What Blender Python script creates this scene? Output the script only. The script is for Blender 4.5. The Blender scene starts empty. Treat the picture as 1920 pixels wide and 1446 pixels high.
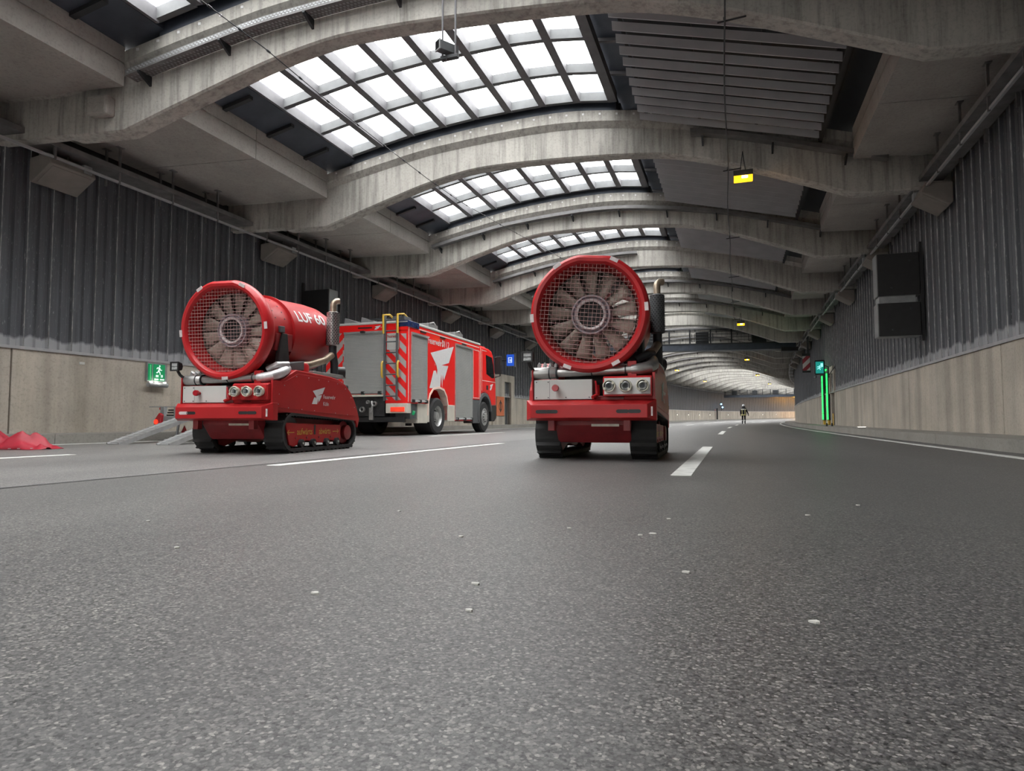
import bpy, bmesh, math, random
import numpy as np
from mathutils import Vector, Matrix

random.seed(7)
SC = bpy.context.scene
COL = SC.collection

# ------------------------------------------------------------------ camera
F_PX, YAW, PITCH, ROLL = 1200.55, 0.329096, 0.0562051, -0.0014841
cam_d = bpy.data.cameras.new('camera')
cam_d.sensor_width = 36.0
cam_d.lens = F_PX / 1920.0 * 36.0
cam_d.clip_start = 0.05
cam_d.clip_end = 600
cam = bpy.data.objects.new('camera', cam_d)
COL.objects.link(cam)
fw = Vector((-math.sin(YAW) * math.cos(PITCH), math.cos(YAW) * math.cos(PITCH), math.sin(PITCH)))
rt = Vector((math.cos(YAW), math.sin(YAW), 0))
up = rt.cross(fw)
r2 = math.cos(ROLL) * rt + math.sin(ROLL) * up
u2 = -math.sin(ROLL) * rt + math.cos(ROLL) * up
mc = Matrix((r2, u2, -fw)).transposed().to_4x4()
mc.translation = Vector((0, 0, 0.40))
cam.matrix_world = mc
SC.camera = cam

# ------------------------------------------------------------------ sky + exposure
SC.view_settings.view_transform = 'Standard'
SC.view_settings.look = 'None'
SC.view_settings.exposure = 0.0
SC.view_settings.gamma = 1.0
SC.view_settings.use_curve_mapping = False
wd = bpy.data.worlds.new('overcast_sky')
SC.world = wd
wd.use_nodes = True
bg = wd.node_tree.nodes['Background']
bg.inputs['Color'].default_value = (1.0, 0.982, 0.945, 1)
# standard overcast sky: zenith three times as bright as the horizon
_n = wd.node_tree
_tc = _n.nodes.new('ShaderNodeTexCoord')
_sx = _n.nodes.new('ShaderNodeSeparateXYZ')
_n.links.new(_tc.outputs['Generated'], _sx.inputs['Vector'])
_mr = _n.nodes.new('ShaderNodeMapRange')
_n.links.new(_sx.outputs['Z'], _mr.inputs['Value'])
_mr.inputs['To Min'].default_value = 15.5 / 3
_mr.inputs['To Max'].default_value = 15.5
_n.links.new(_mr.outputs['Result'], bg.inputs['Strength'])

# ------------------------------------------------------------------ road path (gentle right-hand transition curve)
K0, K1 = 0.0654825e-3, 2.791878e-5
VC, SE = 0.352118e-4, 0.00175004
S_ = np.arange(-60.0, 230.01, 0.25)
kap = np.where(S_ < 0, 0, K0 + K1 * np.clip(S_, 0, 150))
th = np.concatenate([[0], np.cumsum((kap[1:] + kap[:-1]) / 2 * 0.25)])
th -= np.interp(0, S_, th)
xx = np.concatenate([[0], np.cumsum(np.sin((th[1:] + th[:-1]) / 2)) * 0.25])
yy = np.concatenate([[0], np.cumsum(np.cos((th[1:] + th[:-1]) / 2)) * 0.25])
xx -= np.interp(0, S_, xx)
yy -= np.interp(0, S_, yy)


def P(s, u, h):
    t = np.interp(s, S_, th)
    s0 = max(s, 0.0)
    return (float(np.interp(s, S_, xx) + u * math.cos(t)), float(np.interp(s, S_, yy) - u * math.sin(t)),
            float(h - SE * u + VC * s0 * s0))


def heading(s):
    return -float(np.interp(s, S_, th))


SKEW = 0.136
UREF = -9.44


def W(s, u, h):          # the roof structure stands slightly askew to the road
    return P(s + SKEW * (u - UREF), u, h)


U_WL, U_WR = -12.2, 4.353
CONC = 1.71


# ------------------------------------------------------------------ material helpers
def new_mat(name):
    m = bpy.data.materials.new(name)
    m.use_nodes = True
    nt = m.node_tree
    b = nt.nodes['Principled BSDF']
    return m, nt, b


def N(nt, t, **kw):
    n = nt.nodes.new(t)
    for k, v in kw.items():
        if k in n.inputs:
            n.inputs[k].default_value = v
        else:
            setattr(n, k, v)
    return n


def L(nt, a, b):
    nt.links.new(a, b)


def ramp(nt, fac, stops):
    r = nt.nodes.new('ShaderNodeValToRGB')
    e = r.color_ramp.elements
    while len(e) < len(stops):
        e.new(0.5)
    for i, (p, c) in enumerate(stops):
        e[i].position = p
        e[i].color = (c[0], c[1], c[2], 1) if len(c) == 3 else c
    L(nt, fac, r.inputs['Fac'])
    return r.outputs['Color']


def mixc(nt, fac, a, b, mode='MIX'):
    m = nt.nodes.new('ShaderNodeMix')
    m.data_type = 'RGBA'
    m.blend_type = mode
    for sock, val in ((m.inputs[0], fac), (m.inputs[6], a), (m.inputs[7], b)):
        if hasattr(val, 'is_linked') or hasattr(val, 'links'):
            L(nt, val, sock)
        elif isinstance(val, (int, float)):
            sock.default_value = val
        else:
            sock.default_value = (val[0], val[1], val[2], 1)
    return m.outputs[2]


def pos(nt, scale=(1, 1, 1), space='POS'):
    mp = nt.nodes.new('ShaderNodeMapping')
    mp.inputs['Scale'].default_value = scale
    if space == 'POS':
        g = nt.nodes.new('ShaderNodeNewGeometry')
        L(nt, g.outputs['Position'], mp.inputs['Vector'])
    else:
        g = nt.nodes.new('ShaderNodeTexCoord')
        L(nt, g.outputs['Object'], mp.inputs['Vector'])
    return mp.outputs['Vector']


def noise(nt, vec, scale, detail=4, rough=0.55):
    n = N(nt, 'ShaderNodeTexNoise', Scale=scale, Detail=detail, Roughness=rough)
    L(nt, vec, n.inputs['Vector'])
    return n.outputs['Fac']


def bump(nt, b, h, strength=0.3, dist=0.01):
    n = N(nt, 'ShaderNodeBump', Strength=strength, Distance=dist)
    L(nt, h, n.inputs['Height'])
    L(nt, n.outputs['Normal'], b.inputs['Normal'])


def simple(name, col, rough=0.5, metal=0.0, var=0.12, vs=6.0, coat=0.0, bmp=0.0, spec=0.5):
    m, nt, b = new_mat(name)
    v = pos(nt, space='OBJ')
    f = noise(nt, v, vs, 5)
    a = [max(0, c * (1 - var)) for c in col]
    c2 = [min(1, c * (1 + var)) for c in col]
    L(nt, ramp(nt, f, [(0.3, a), (0.7, c2)]), b.inputs['Base Color'])
    b.inputs['Roughness'].default_value = rough
    b.inputs['Metallic'].default_value = metal
    b.inputs['Coat Weight'].default_value = coat
    b.inputs['Coat Roughness'].default_value = 0.08
    b.inputs['Specular IOR Level'].default_value = spec
    if bmp:
        bump(nt, b, noise(nt, v, vs * 12, 3), bmp, 0.004)
    return m


def emit(name, col, strength, var=0.0):
    m, nt, b = new_mat(name)
    v = pos(nt, space='OBJ')
    f = noise(nt, v, 8, 2)
    cc = ramp(nt, f, [(0.2, [c * (1 - var) for c in col]), (0.8, col)])
    b.inputs['Base Color'].default_value = (col[0] * .3, col[1] * .3, col[2] * .3, 1)
    L(nt, cc, b.inputs['Emission Color'])
    b.inputs['Emission Strength'].default_value = strength
    return m


def concrete(name, base, streak=0.5, dark=0.35, rough=0.85, board=False, soot=None):
    m, nt, b = new_mat(name)
    big = noise(nt, pos(nt, (1, 1, 1)), 0.9, 5)
    fine = noise(nt, pos(nt, (1, 1, 1)), 22, 6, 0.7)
    strk = noise(nt, pos(nt, (5.5, 5.5, 0.35)), 1.6, 6, 0.65)
    c = ramp(nt, big, [(0.25, [x * (1 - 0.22) for x in base]), (0.75, [x * 1.12 for x in base])])
    d = ramp(nt, strk, [(0.30, [1 - dark] * 3), (0.52, [1, 1, 1]), (0.75, [1.0 + 0.12 * streak] * 3)])
    c = mixc(nt, streak, c, d, 'MULTIPLY')
    pits = ramp(nt, fine, [(0.32, [0.72, 0.72, 0.72]), (0.5, [1, 1, 1])])
    c = mixc(nt, 0.8, c, pits, 'MULTIPLY')
    if board:
        br = noise(nt, pos(nt, (1.0, 1.0, 0.02)), 1.9, 2, 0.3)
        c = mixc(nt, 0.85, c, ramp(nt, br, [(0.38, [0.78, 0.77, 0.75]), (0.5, [1, 1, 1]), (0.62, [1.1, 1.09, 1.06])]), 'MULTIPLY')
    L(nt, c, b.inputs['Base Color'])
    b.inputs['Roughness'].default_value = rough
    bump(nt, b, fine, 0.25, 0.01)
    return m


MT = {}
MT['beam'] = concrete('arch_concrete', (0.43, 0.41, 0.375), 0.9, 0.5)
MT['box'] = concrete('box_concrete', (0.36, 0.335, 0.31), 0.35, 0.25)
MT['wallc'] = concrete('wall_concrete', (0.465, 0.42, 0.36), 0.55, 0.25, board=True)
MT['kerb'] = concrete('kerb_concrete', (0.27, 0.255, 0.23), 0.2, 0.2)

# asphalt: pale and dark aggregate chips in a grey binder
def asphalt(name, gain):
    m, nt, b = new_mat(name)
    vo = N(nt, 'ShaderNodeTexVoronoi', Scale=185.0)
    L(nt, pos(nt), vo.inputs['Vector'])
    sep = nt.nodes.new('ShaderNodeSeparateColor')
    L(nt, vo.outputs['Color'], sep.inputs['Color'])
    chip = ramp(nt, sep.outputs['Red'], [(0.0, (0.055, 0.054, 0.055)), (0.35, (0.098, 0.095, 0.096)), (0.72, (0.142, 0.138, 0.136)), (0.92, (0.20, 0.193, 0.185)), (1.0, (0.32, 0.305, 0.285))])
    edge = ramp(nt, vo.outputs['Distance'], [(0.0, (1.12, 1.12, 1.12)), (0.55, (0.97, 0.97, 0.97)), (0.9, (0.55, 0.55, 0.56))])
    c = mixc(nt, 1.0, chip, edge, 'MULTIPLY')
    fn = noise(nt, pos(nt), 420, 3, 0.7)
    c = mixc(nt, 0.6, c, ramp(nt, fn, [(0.3, (0.6, 0.6, 0.6)), (0.7, (1.25, 1.25, 1.25))]), 'MULTIPLY')
    lane = noise(nt, pos(nt, (1.0, 0.05, 1.0)), 0.9, 4, 0.5)
    c = mixc(nt, 0.8, c, ramp(nt, lane, [(0.3, (0.78, 0.78, 0.79)), (0.7, (1.16, 1.15, 1.14))]), 'MULTIPLY')
    blot = noise(nt, pos(nt), 1.7, 4, 0.6)
    c = mixc(nt, 0.5, c, ramp(nt, blot, [(0.3, (0.85, 0.84, 0.84)), (0.7, (1.1, 1.1, 1.1))]), 'MULTIPLY')
    pit = noise(nt, pos(nt), 95, 3, 0.6)
    c = mixc(nt, 1.0, c, ramp(nt, pit, [(0.33, (0.18, 0.18, 0.19)), (0.44, (1, 1, 1)), (0.62, (1, 1, 1)), (0.74, (1.5, 1.48, 1.44))]), 'MULTIPLY')
    c = mixc(nt, 1.0, c, (gain, gain, gain * 0.985), 'MULTIPLY')
    L(nt, c, b.inputs['Base Color'])
    b.inputs['Roughness'].default_value = 0.43
    b.inputs['Specular IOR Level'].default_value = 0.5
    bump(nt, b, vo.outputs['Distance'], -0.8, 0.005)
    return m


MT['asphalt'] = asphalt('asphalt', 1.0)
MT['asphalt_pale_lit'] = asphalt('pale_lit_asphalt', 1.4)  # paler copy, its gain raised to paint extra light onto the left lanes

MT['paint'] = simple('road_paint', (0.62, 0.62, 0.59), 0.6, 0, 0.18, 9)
MT['tar'] = simple('joint_tar', (0.05, 0.05, 0.052), 0.5, 0, 0.3, 5)
MT['fleck'] = simple('pale_fleck', (0.62, 0.61, 0.57), 0.7, 0, 0.2, 40)


def cladding(name, base, light, speck):
    m, nt, b = new_mat(name)
    g = nt.nodes.new('ShaderNodeNewGeometry')
    sp = nt.nodes.new('ShaderNodeSeparateXYZ')
    L(nt, g.outputs['Position'], sp.inputs['Vector'])
    drips = noise(nt, pos(nt, (6, 6, 0.22)), 2.2, 5, 0.6)
    c = ramp(nt, drips, [(0.3, [x * 0.72 for x in base]), (0.55, base), (0.8, [x * 1.35 for x in base])])
    sk = noise(nt, pos(nt, (26, 26, 4.5)), 2.0, 4, 0.7)
    c = mixc(nt, ramp(nt, sk, [(0.62, (0, 0, 0)), (0.70, (speck, speck, speck))]), c, (0.42, 0.42, 0.42))
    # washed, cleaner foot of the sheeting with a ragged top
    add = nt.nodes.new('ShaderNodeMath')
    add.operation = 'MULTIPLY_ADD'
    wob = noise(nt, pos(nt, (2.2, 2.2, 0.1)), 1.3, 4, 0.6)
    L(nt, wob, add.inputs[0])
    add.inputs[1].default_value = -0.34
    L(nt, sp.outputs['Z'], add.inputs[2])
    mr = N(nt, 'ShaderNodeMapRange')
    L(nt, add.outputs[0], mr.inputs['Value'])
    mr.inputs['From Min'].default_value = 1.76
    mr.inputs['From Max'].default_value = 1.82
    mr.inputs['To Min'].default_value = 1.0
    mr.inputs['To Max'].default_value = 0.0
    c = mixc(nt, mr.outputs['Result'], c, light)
    L(nt, c, b.inputs['Base Color'])
    b.inputs['Roughness'].default_value = 0.55
    b.inputs['Metallic'].default_value = 0.15
    return m


MT['clad'] = cladding('cladding_steel', (0.098, 0.103, 0.115), (0.36, 0.365, 0.38), 0.8)
m, nt, b = new_mat('cladding_seam_lit')  # streaky wear, kept pale to paint in light caught by the flange edges
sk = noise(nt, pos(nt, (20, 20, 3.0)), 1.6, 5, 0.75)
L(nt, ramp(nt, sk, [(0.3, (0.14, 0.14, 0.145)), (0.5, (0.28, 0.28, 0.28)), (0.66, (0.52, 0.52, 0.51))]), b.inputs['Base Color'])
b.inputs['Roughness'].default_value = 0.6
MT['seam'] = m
MT['flash'] = simple('flashing_steel', (0.42, 0.42, 0.43), 0.45, 0.3, 0.1)
MT['gal'] = simple('galvanised_steel', (0.30, 0.31, 0.315), 0.5, 0.35, 0.18, 5)
MT['glazbar'] = simple('skylight_bar_steel', (0.105, 0.108, 0.112), 0.6, 0.1, 0.15, 4)
MT['cabgrey'] = simple('cabinet_grey', (0.20, 0.205, 0.205), 0.5, 0.1, 0.1, 4)
MT['galdark'] = simple('dull_frame_steel', (0.125, 0.122, 0.13), 0.6, 0.2, 0.15, 4)
MT['roofmetal'] = simple('blue_grey_roof_sheet', (0.050, 0.060, 0.080), 0.5, 0.2, 0.2, 3)
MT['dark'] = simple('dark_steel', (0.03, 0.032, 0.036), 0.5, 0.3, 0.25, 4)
MT['black'] = simple('black_plastic', (0.014, 0.014, 0.015), 0.5, 0, 0.2)
MT['slat'] = simple('grey_absorber_slat', (0.40, 0.40, 0.415), 0.6, 0, 0.08, 2)
MT['slatback'] = simple('black_absorber_backing', (0.012, 0.013, 0.015), 0.8, 0, 0.2, 3)
MT['tray'] = simple('dirty_tray_steel', (0.16, 0.155, 0.155), 0.6, 0.2, 0.25, 4)
MT['lampbox'] = simple('dusty_floodlight_housing', (0.20, 0.178, 0.16), 0.7, 0, 0.14, 3)

m, nt, b = new_mat('skylight_pane')
nt.nodes.remove(b)
tr = N(nt, 'ShaderNodeBsdfTransparent')
tr.inputs['Color'].default_value = (0.97, 0.985, 1, 1)
gl = N(nt, 'ShaderNodeBsdfGlossy', Roughness=0.15)
tl = N(nt, 'ShaderNodeBsdfTranslucent')
tl.inputs['Color'].default_value = (0.9, 0.92, 0.94, 1)
dirt = noise(nt, pos(nt), 3.0, 4)
mx = nt.nodes.new('ShaderNodeMixShader')
L(nt, ramp(nt, dirt, [(0.35, (0.03, 0.03, 0.03)), (0.75, (0.12, 0.12, 0.12))]), mx.inputs[0])
L(nt, tr.outputs[0], mx.inputs[1])
L(nt, tl.outputs[0], mx.inputs[2])
mx2 = nt.nodes.new('ShaderNodeMixShader')
mx2.inputs[0].default_value = 0.03
L(nt, mx.outputs[0], mx2.inputs[1])
L(nt, gl.outputs[0], mx2.inputs[2])
L(nt, mx2.outputs[0], nt.nodes['Material Output'].inputs['Surface'])
MT['pane'] = m

# vehicles
MT['red'] = simple('robot_red_paint', (0.40, 0.019, 0.022), 0.40, 0, 0.07, 3, coat=0.05, spec=0.22)
MT['redring'] = simple('inlet_ring_red_paint', (0.45, 0.016, 0.020), 0.38, 0, 0.08, 5, coat=0.1, spec=0.35)
MT['reddark'] = simple('worn_red_paint', (0.24, 0.022, 0.026), 0.45, 0, 0.2, 6)
MT['firered'] = simple('fluorescent_red_paint', (0.85, 0.013, 0.012), 0.35, 0, 0.04, 2, coat=0.12, spec=0.35)
MT['rubber'] = simple('black_rubber', (0.021, 0.021, 0.022), 0.72, 0, 0.35, 9, bmp=0.1)
MT['tyre'] = simple('tyre_rubber', (0.022, 0.022, 0.023), 0.75, 0, 0.3, 8)
MT['whitepaint'] = simple('light_grey_paint', (0.52, 0.52, 0.50), 0.45, 0, 0.05, 3)
MT['white'] = simple('white_decal', (0.66, 0.65, 0.65), 0.5, 0, 0.05, 12)
MT['cream'] = simple('cream_skirt_paint', (0.56, 0.53, 0.46), 0.5, 0, 0.08, 4)
MT['contour'] = simple('pale_reflective_tape', (0.80, 0.58, 0.50), 0.5, 0, 0.08, 9)
MT['reflect'] = simple('silver_reflective_patch', (0.62, 0.55, 0.55), 0.4, 0.1, 0.12, 30)
MT['yellow'] = simple('yellow_lettering', (0.55, 0.33, 0.04), 0.5, 0, 0.1, 20)
MT['yellowpaint'] = simple('yellow_ladder_rail', (0.65, 0.42, 0.05), 0.4, 0, 0.1, 8)
MT['alu'] = simple('brushed_aluminium', (0.55, 0.55, 0.555), 0.38, 0.75, 0.12, 10)
MT['steel'] = simple('steel_pipe', (0.42, 0.41, 0.40), 0.33, 0.8, 0.2, 8)
MT['foil'] = simple('crinkled_heat_wrap', (0.55, 0.54, 0.55), 0.35, 0.6, 0.25, 14, bmp=0.5)
MT['brass'] = simple('pale_coupling_metal', (0.56, 0.53, 0.44), 0.45, 0.15, 0.15, 18)
MT['wire'] = simple('guard_wire', (0.40, 0.25, 0.24), 0.45, 0.2, 0.15, 20)
MT['blade'] = simple('dusty_fan_blade', (0.34, 0.29, 0.245), 0.5, 0.1, 0.22, 6)
MT['cone'] = simple('hub_ring_metal', (0.33, 0.28, 0.31), 0.4, 0.2, 0.15, 12)
MT['casin'] = simple('casing_inside', (0.17, 0.14, 0.12), 0.6, 0.1, 0.25, 6)
MT['exh'] = simple('heat_tinted_exhaust', (0.36, 0.29, 0.22), 0.4, 0.7, 0.3, 10)
MT['lens'] = simple('work_lamp_lens', (0.45, 0.46, 0.46), 0.2, 0.0, 0.35, 40)
MT['grille'] = simple('shutter_aluminium', (0.42, 0.425, 0.415), 0.45, 0.35, 0.06, 2)
MT['engine'] = simple('engine_black', (0.022, 0.021, 0.022), 0.55, 0.2, 0.5, 9)
MT['navy'] = simple('navy_light_cover', (0.014, 0.028, 0.09), 0.25, 0, 0.25, 9)
MT['glass'] = simple('dark_cab_glass', (0.012, 0.013, 0.014), 0.08, 0, 0.2, 2)
MT['rim'] = simple('wheel_rim', (0.40, 0.40, 0.39), 0.4, 0.5, 0.2, 8)
MT['greyplastic'] = simple('grey_plastic', (0.085, 0.09, 0.095), 0.6, 0, 0.12, 6)
MT['orange'] = simple('orange_panel', (0.62, 0.17, 0.07), 0.6, 0, 0.08, 5)
MT['redcloth'] = simple('red_tarpaulin', (0.34, 0.014, 0.030), 0.55, 0, 0.18, 5, bmp=0.2)
MT['tailred'] = emit('lit_tail_lamp', (0.9, 0.05, 0.02), 1.4, 0.6)
MT['reddot'] = simple('red_lens', (0.35, 0.012, 0.02), 0.25, 0, 0.2, 10)
MT['amber'] = emit('sodium_lamp_glow', (1.0, 0.50, 0.008), 3.0)
MT['ambercore'] = emit('sodium_lamp_core', (1.0, 0.86, 0.35), 12.0)
MT['ledwhite'] = emit('white_led', (1.0, 0.97, 0.88), 6.0)
MT['ledsmall'] = emit('wall_marker_led', (1.0, 0.92, 0.8), 4.0)
MT['green'] = emit('green_light_bar', (0.02, 0.85, 0.12), 2.2)
MT['greentube'] = emit('dim_green_tube', (0.10, 0.60, 0.22), 0.8)
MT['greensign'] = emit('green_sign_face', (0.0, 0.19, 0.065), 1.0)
MT['greenwhite'] = emit('lit_sign_symbol', (0.75, 1.0, 0.85), 1.0)
MT['teal'] = emit('teal_sign_face', (0.01, 0.26, 0.22), 1.0)
MT['cyanwhite'] = emit('lit_cyan_symbol', (0.35, 0.95, 0.9), 1.2)
MT['bluesign'] = emit('blue_sign_face', (0.02, 0.09, 0.55), 1.0)
MT['bluewhite'] = emit('lit_blue_sign_symbol', (0.6, 0.72, 1.0), 1.1)
MT['bluelamp'] = emit('blue_white_signal', (0.25, 0.6, 1.0), 9.0)
MT['whiteglow'] = emit('luminous_exit_frame', (1.0, 0.9, 0.82), 1.2)
MT['reflred'] = simple('red_warning_stripe', (0.34, 0.02, 0.04), 0.5)
MT['cloth'] = simple('dark_navy_turnout_cloth', (0.012, 0.012, 0.016), 0.8, 0, 0.3, 9)
MT['hivis'] = simple('yellow_silver_stripe', (0.55, 0.50, 0.22), 0.5, 0, 0.1, 9)
MT['silver'] = simple('silver_stripe', (0.55, 0.55, 0.53), 0.5, 0, 0.1, 9)
MT['helmet'] = simple('white_helmet', (0.72, 0.74, 0.76), 0.35, 0, 0.05)
MT['skin'] = simple('skin', (0.42, 0.24, 0.17), 0.6)


def stripes(name, ca, cb, k, sx, sz):
    m, nt, b = new_mat(name)
    v = pos(nt, space='OBJ')
    sp = nt.nodes.new('ShaderNodeSeparateXYZ')
    L(nt, v, sp.inputs['Vector'])
    a = N(nt, 'ShaderNodeMath', operation='MULTIPLY')
    L(nt, sp.outputs['X'], a.inputs[0])
    a.inputs[1].default_value = sx
    c = N(nt, 'ShaderNodeMath', operation='MULTIPLY_ADD')
    L(nt, sp.outputs['Z'], c.inputs[0])
    c.inputs[1].default_value = sz
    L(nt, a.outputs[0], c.inputs[2])
    d = N(nt, 'ShaderNodeMath', operation='MULTIPLY')
    L(nt, c.outputs[0], d.inputs[0])
    d.inputs[1].default_value = k
    e = N(nt, 'ShaderNodeMath', operation='FRACT')
    L(nt, d.outputs[0], e.inputs[0])
    f = N(nt, 'ShaderNodeMath', operation='GREATER_THAN')
    L(nt, e.outputs[0], f.inputs[0])
    f.inputs[1].default_value = 0.5
    L(nt, mixc(nt, f.outputs[0], ca, cb), b.inputs['Base Color'])
    b.inputs['Roughness'].default_value = 0.4
    return m


MT['chevR'] = stripes('red_silver_warning_stripes', (0.80, 0.016, 0.014), (0.40, 0.37, 0.36), 2.6, -1.0, 1.0)
MT['chevL'] = stripes('red_silver_warning_stripes_mirrored', (0.80, 0.016, 0.014), (0.40, 0.37, 0.36), 2.6, 1.0, 1.0)
MT['dash'] = stripes('red_silver_dashed_tape', (0.80, 0.016, 0.014), (0.50, 0.45, 0.43), 3.0, 0.0, 1.0)
MT['hazard'] = stripes('red_white_hazard_board', (0.30, 0.012, 0.03), (0.55, 0.5, 0.5), 1.75, -1.0, 1.0)


# ------------------------------------------------------------------ mesh builder
class MB:
    def __init__(self):
        self.v = []
        self.f = []
        self.m = []
        self.M = None
        self.mi = 0

    def add(self, vs, fs):
        o = len(self.v)
        for p in vs:
            p = Vector(p)
            if self.M is not None:
                p = self.M @ p
            self.v.append((p.x, p.y, p.z))
        for f in fs:
            self.f.append(tuple(i + o for i in f))
            self.m.append(self.mi)
        return self

    def box(self, x0, x1, y0, y1, z0, z1):
        vs = [(x0, y0, z0), (x1, y0, z0), (x1, y1, z0), (x0, y1, z0), (x0, y0, z1), (x1, y0, z1), (x1, y1, z1), (x0, y1, z1)]
        return self.add(vs, [(0, 3, 2, 1), (4, 5, 6, 7), (0, 1, 5, 4), (1, 2, 6, 5), (2, 3, 7, 6), (3, 0, 4, 7)])

    def hexa(self, a, b):        # two matching quads
        return self.add(list(a) + list(b), [(0, 3, 2, 1), (4, 5, 6, 7), (0, 1, 5, 4), (1, 2, 6, 5), (2, 3, 7, 6), (3, 0, 4, 7)])

    def prism(self, poly, lo, hi, axis='x'):
        def pt(a, b, c):
            return {'x': (c, a, b), 'y': (a, c, b), 'z': (a, b, c)}[axis]
        n = len(poly)
        vs = [pt(a, b, lo) for a, b in poly] + [pt(a, b, hi) for a, b in poly]
        fs = [tuple(range(n)), tuple(range(2 * n - 1, n - 1, -1))]
        for i in range(n):
            j = (i + 1) % n
            fs.append((i, i + n, j + n, j))
        return self.add(vs, fs)

    def tube(self, pts, r, n=8, cap=True):
        pts = [Vector(p) for p in pts]
        rs = r if isinstance(r, (list, tuple)) else [r] * len(pts)
        vs = []
        fs = []
        prev = None
        for i, p in enumerate(pts):
            d = (pts[min(i + 1, len(pts) - 1)] - pts[max(i - 1, 0)])
            if d.length < 1e-9:
                d = Vector((0, 0, 1))
            d.normalize()
            if prev is None:
                a = Vector((0, 0, 1)) if abs(d.z) < 0.9 else Vector((1, 0, 0))
                e1 = d.cross(a).normalized()
            else:
                e1 = (prev - d * prev.dot(d))
                e1 = e1.normalized() if e1.length > 1e-6 else d.orthogonal().normalized()
            prev = e1
            e2 = d.cross(e1)
            for k in range(n):
                t = 2 * math.pi * k / n
                vs.append(p + (e1 * math.cos(t) + e2 * math.sin(t)) * rs[i])
        for i in range(len(pts) - 1):
            for k in range(n):
                a, b2 = i * n + k, i * n + (k + 1) % n
                fs.append((a, b2, b2 + n, a + n))
        if cap:
            fs.append(tuple(range(n - 1, -1, -1)))
            fs.append(tuple(range((len(pts) - 1) * n, len(pts) * n)))
        return self.add(vs, fs)

    def lathe(self, prof, c=(0, 0, 0), axis='y', n=32, closed=False, rf=None):
        vs = []
        fs = []
        m = len(prof)
        for k in range(n):
            t = 2 * math.pi * k / n
            s = rf(t) if rf else 1.0
            for r, h in prof:
                a, b2 = r * s * math.cos(t), r * s * math.sin(t)
                q = {'y': (a, h, b2), 'z': (a, b2, h), 'x': (h, a, b2)}[axis]
                vs.append((q[0] + c[0], q[1] + c[1], q[2] + c[2]))
        for k in range(n):
            k2 = (k + 1) % n
            for i in range(m if closed else m - 1):
                j = (i + 1) % m
                fs.append((k * m + i, k2 * m + i, k2 * m + j, k * m + j))
        return self.add(vs, fs)

    def disc(self, c, r, axis='y', t=0.01, n=16):
        return self.lathe([(0.0005, -t / 2), (r, -t / 2), (r, t / 2), (0.0005, t / 2)], c, axis, n)

    def mapbox(self, fn, s0, s1, u0, u1, h0, h1, ns=1):
        vs = []
        for i in range(ns + 1):
            s = s0 + (s1 - s0) * i / ns
            vs += [fn(s, u0, h0), fn(s, u1, h0), fn(s, u1, h1), fn(s, u0, h1)]
        fs = [(0, 1, 2, 3), tuple(4 * ns + k for k in (3, 2, 1, 0))]
        for i in range(ns):
            for k in range(4):
                a, b2 = 4 * i + k, 4 * i + (k + 1) % 4
                fs.append((a, a + 4, b2 + 4, b2))
        return self.add(vs, fs)

    def strip(self, fn, s_list, poly, close=True):
        """sweep a (u,h) polygon along the path"""
        n = len(poly)
        vs = []
        for s in s_list:
            vs += [fn(s, u, h) for u, h in poly]
        fs = []
        for i in range(len(s_list) - 1):
            for k in range(n if close else n - 1):
                a, b2 = i * n + k, i * n + (k + 1) % n
                fs.append((a, a + n, b2 + n, b2))
        if close:
            fs.append(tuple(range(n)))
            fs.append(tuple(range((len(s_list) - 1) * n, len(s_list) * n))[::-1])
        return self.add(vs, fs)

    def mesh(self, name, mats, smooth=False):
        me = bpy.data.meshes.new(name)
        me.from_pydata(self.v, [], self.f)
        if not isinstance(mats, (list, tuple)):
            mats = [mats]
        for mm in mats:
            me.materials.append(MT[mm] if isinstance(mm, str) else mm)
        if len(mats) > 1:
            me.polygons.foreach_set('material_index', self.m)
        bm = bmesh.new()
        bm.from_mesh(me)
        bmesh.ops.recalc_face_normals(bm, faces=bm.faces)
        bm.to_mesh(me)
        bm.free()
        if smooth:
            me.polygons.foreach_set('use_smooth', [True] * len(me.polygons))
            me.set_sharp_from_angle(angle=math.radians(38))
        me.update()
        return me

    def obj(self, name, mats, parent=None, smooth=False, bev=0.0, world=False, local_origin=None):
        if world and parent is not None:
            l = parent_world(parent)
            self.v = [(a - l.x, b2 - l.y, c - l.z) for a, b2, c in self.v]
        me = self.mesh(name, mats, smooth)
        o = bpy.data.objects.new(name, me)
        COL.objects.link(o)
        if parent is not None:
            o.parent = parent
        if bev:
            md = o.modifiers.new('bevel', 'BEVEL')
            md.width = bev
            md.segments = 2
            md.limit_method = 'ANGLE'
            md.angle_limit = math.radians(40)
        return o


def parent_world(o):
    l = Vector((0, 0, 0))
    while o is not None:
        l += o.location
        o = o.parent
    return l


def tag(o, label=None, cat=None, group=None, kind=None):
    if label:
        o['label'] = label
    if cat:
        o['category'] = cat
    if group:
        o['group'] = group
    if kind:
        o['kind'] = kind
    return o


def empty(name, loc=(0, 0, 0), rz=0.0, parent=None):
    o = bpy.data.objects.new(name, None)
    o.empty_display_size = 0.2
    COL.objects.link(o)
    o.location = loc
    o.rotation_euler = (0, 0, rz)
    if parent is not None:
        o.parent = parent
    return o


def clone(o, parent=None):
    c = o.copy()
    COL.objects.link(c)
    c.parent = parent
    for ch in list(o.children):
        clone(ch, c)
    return c


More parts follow.
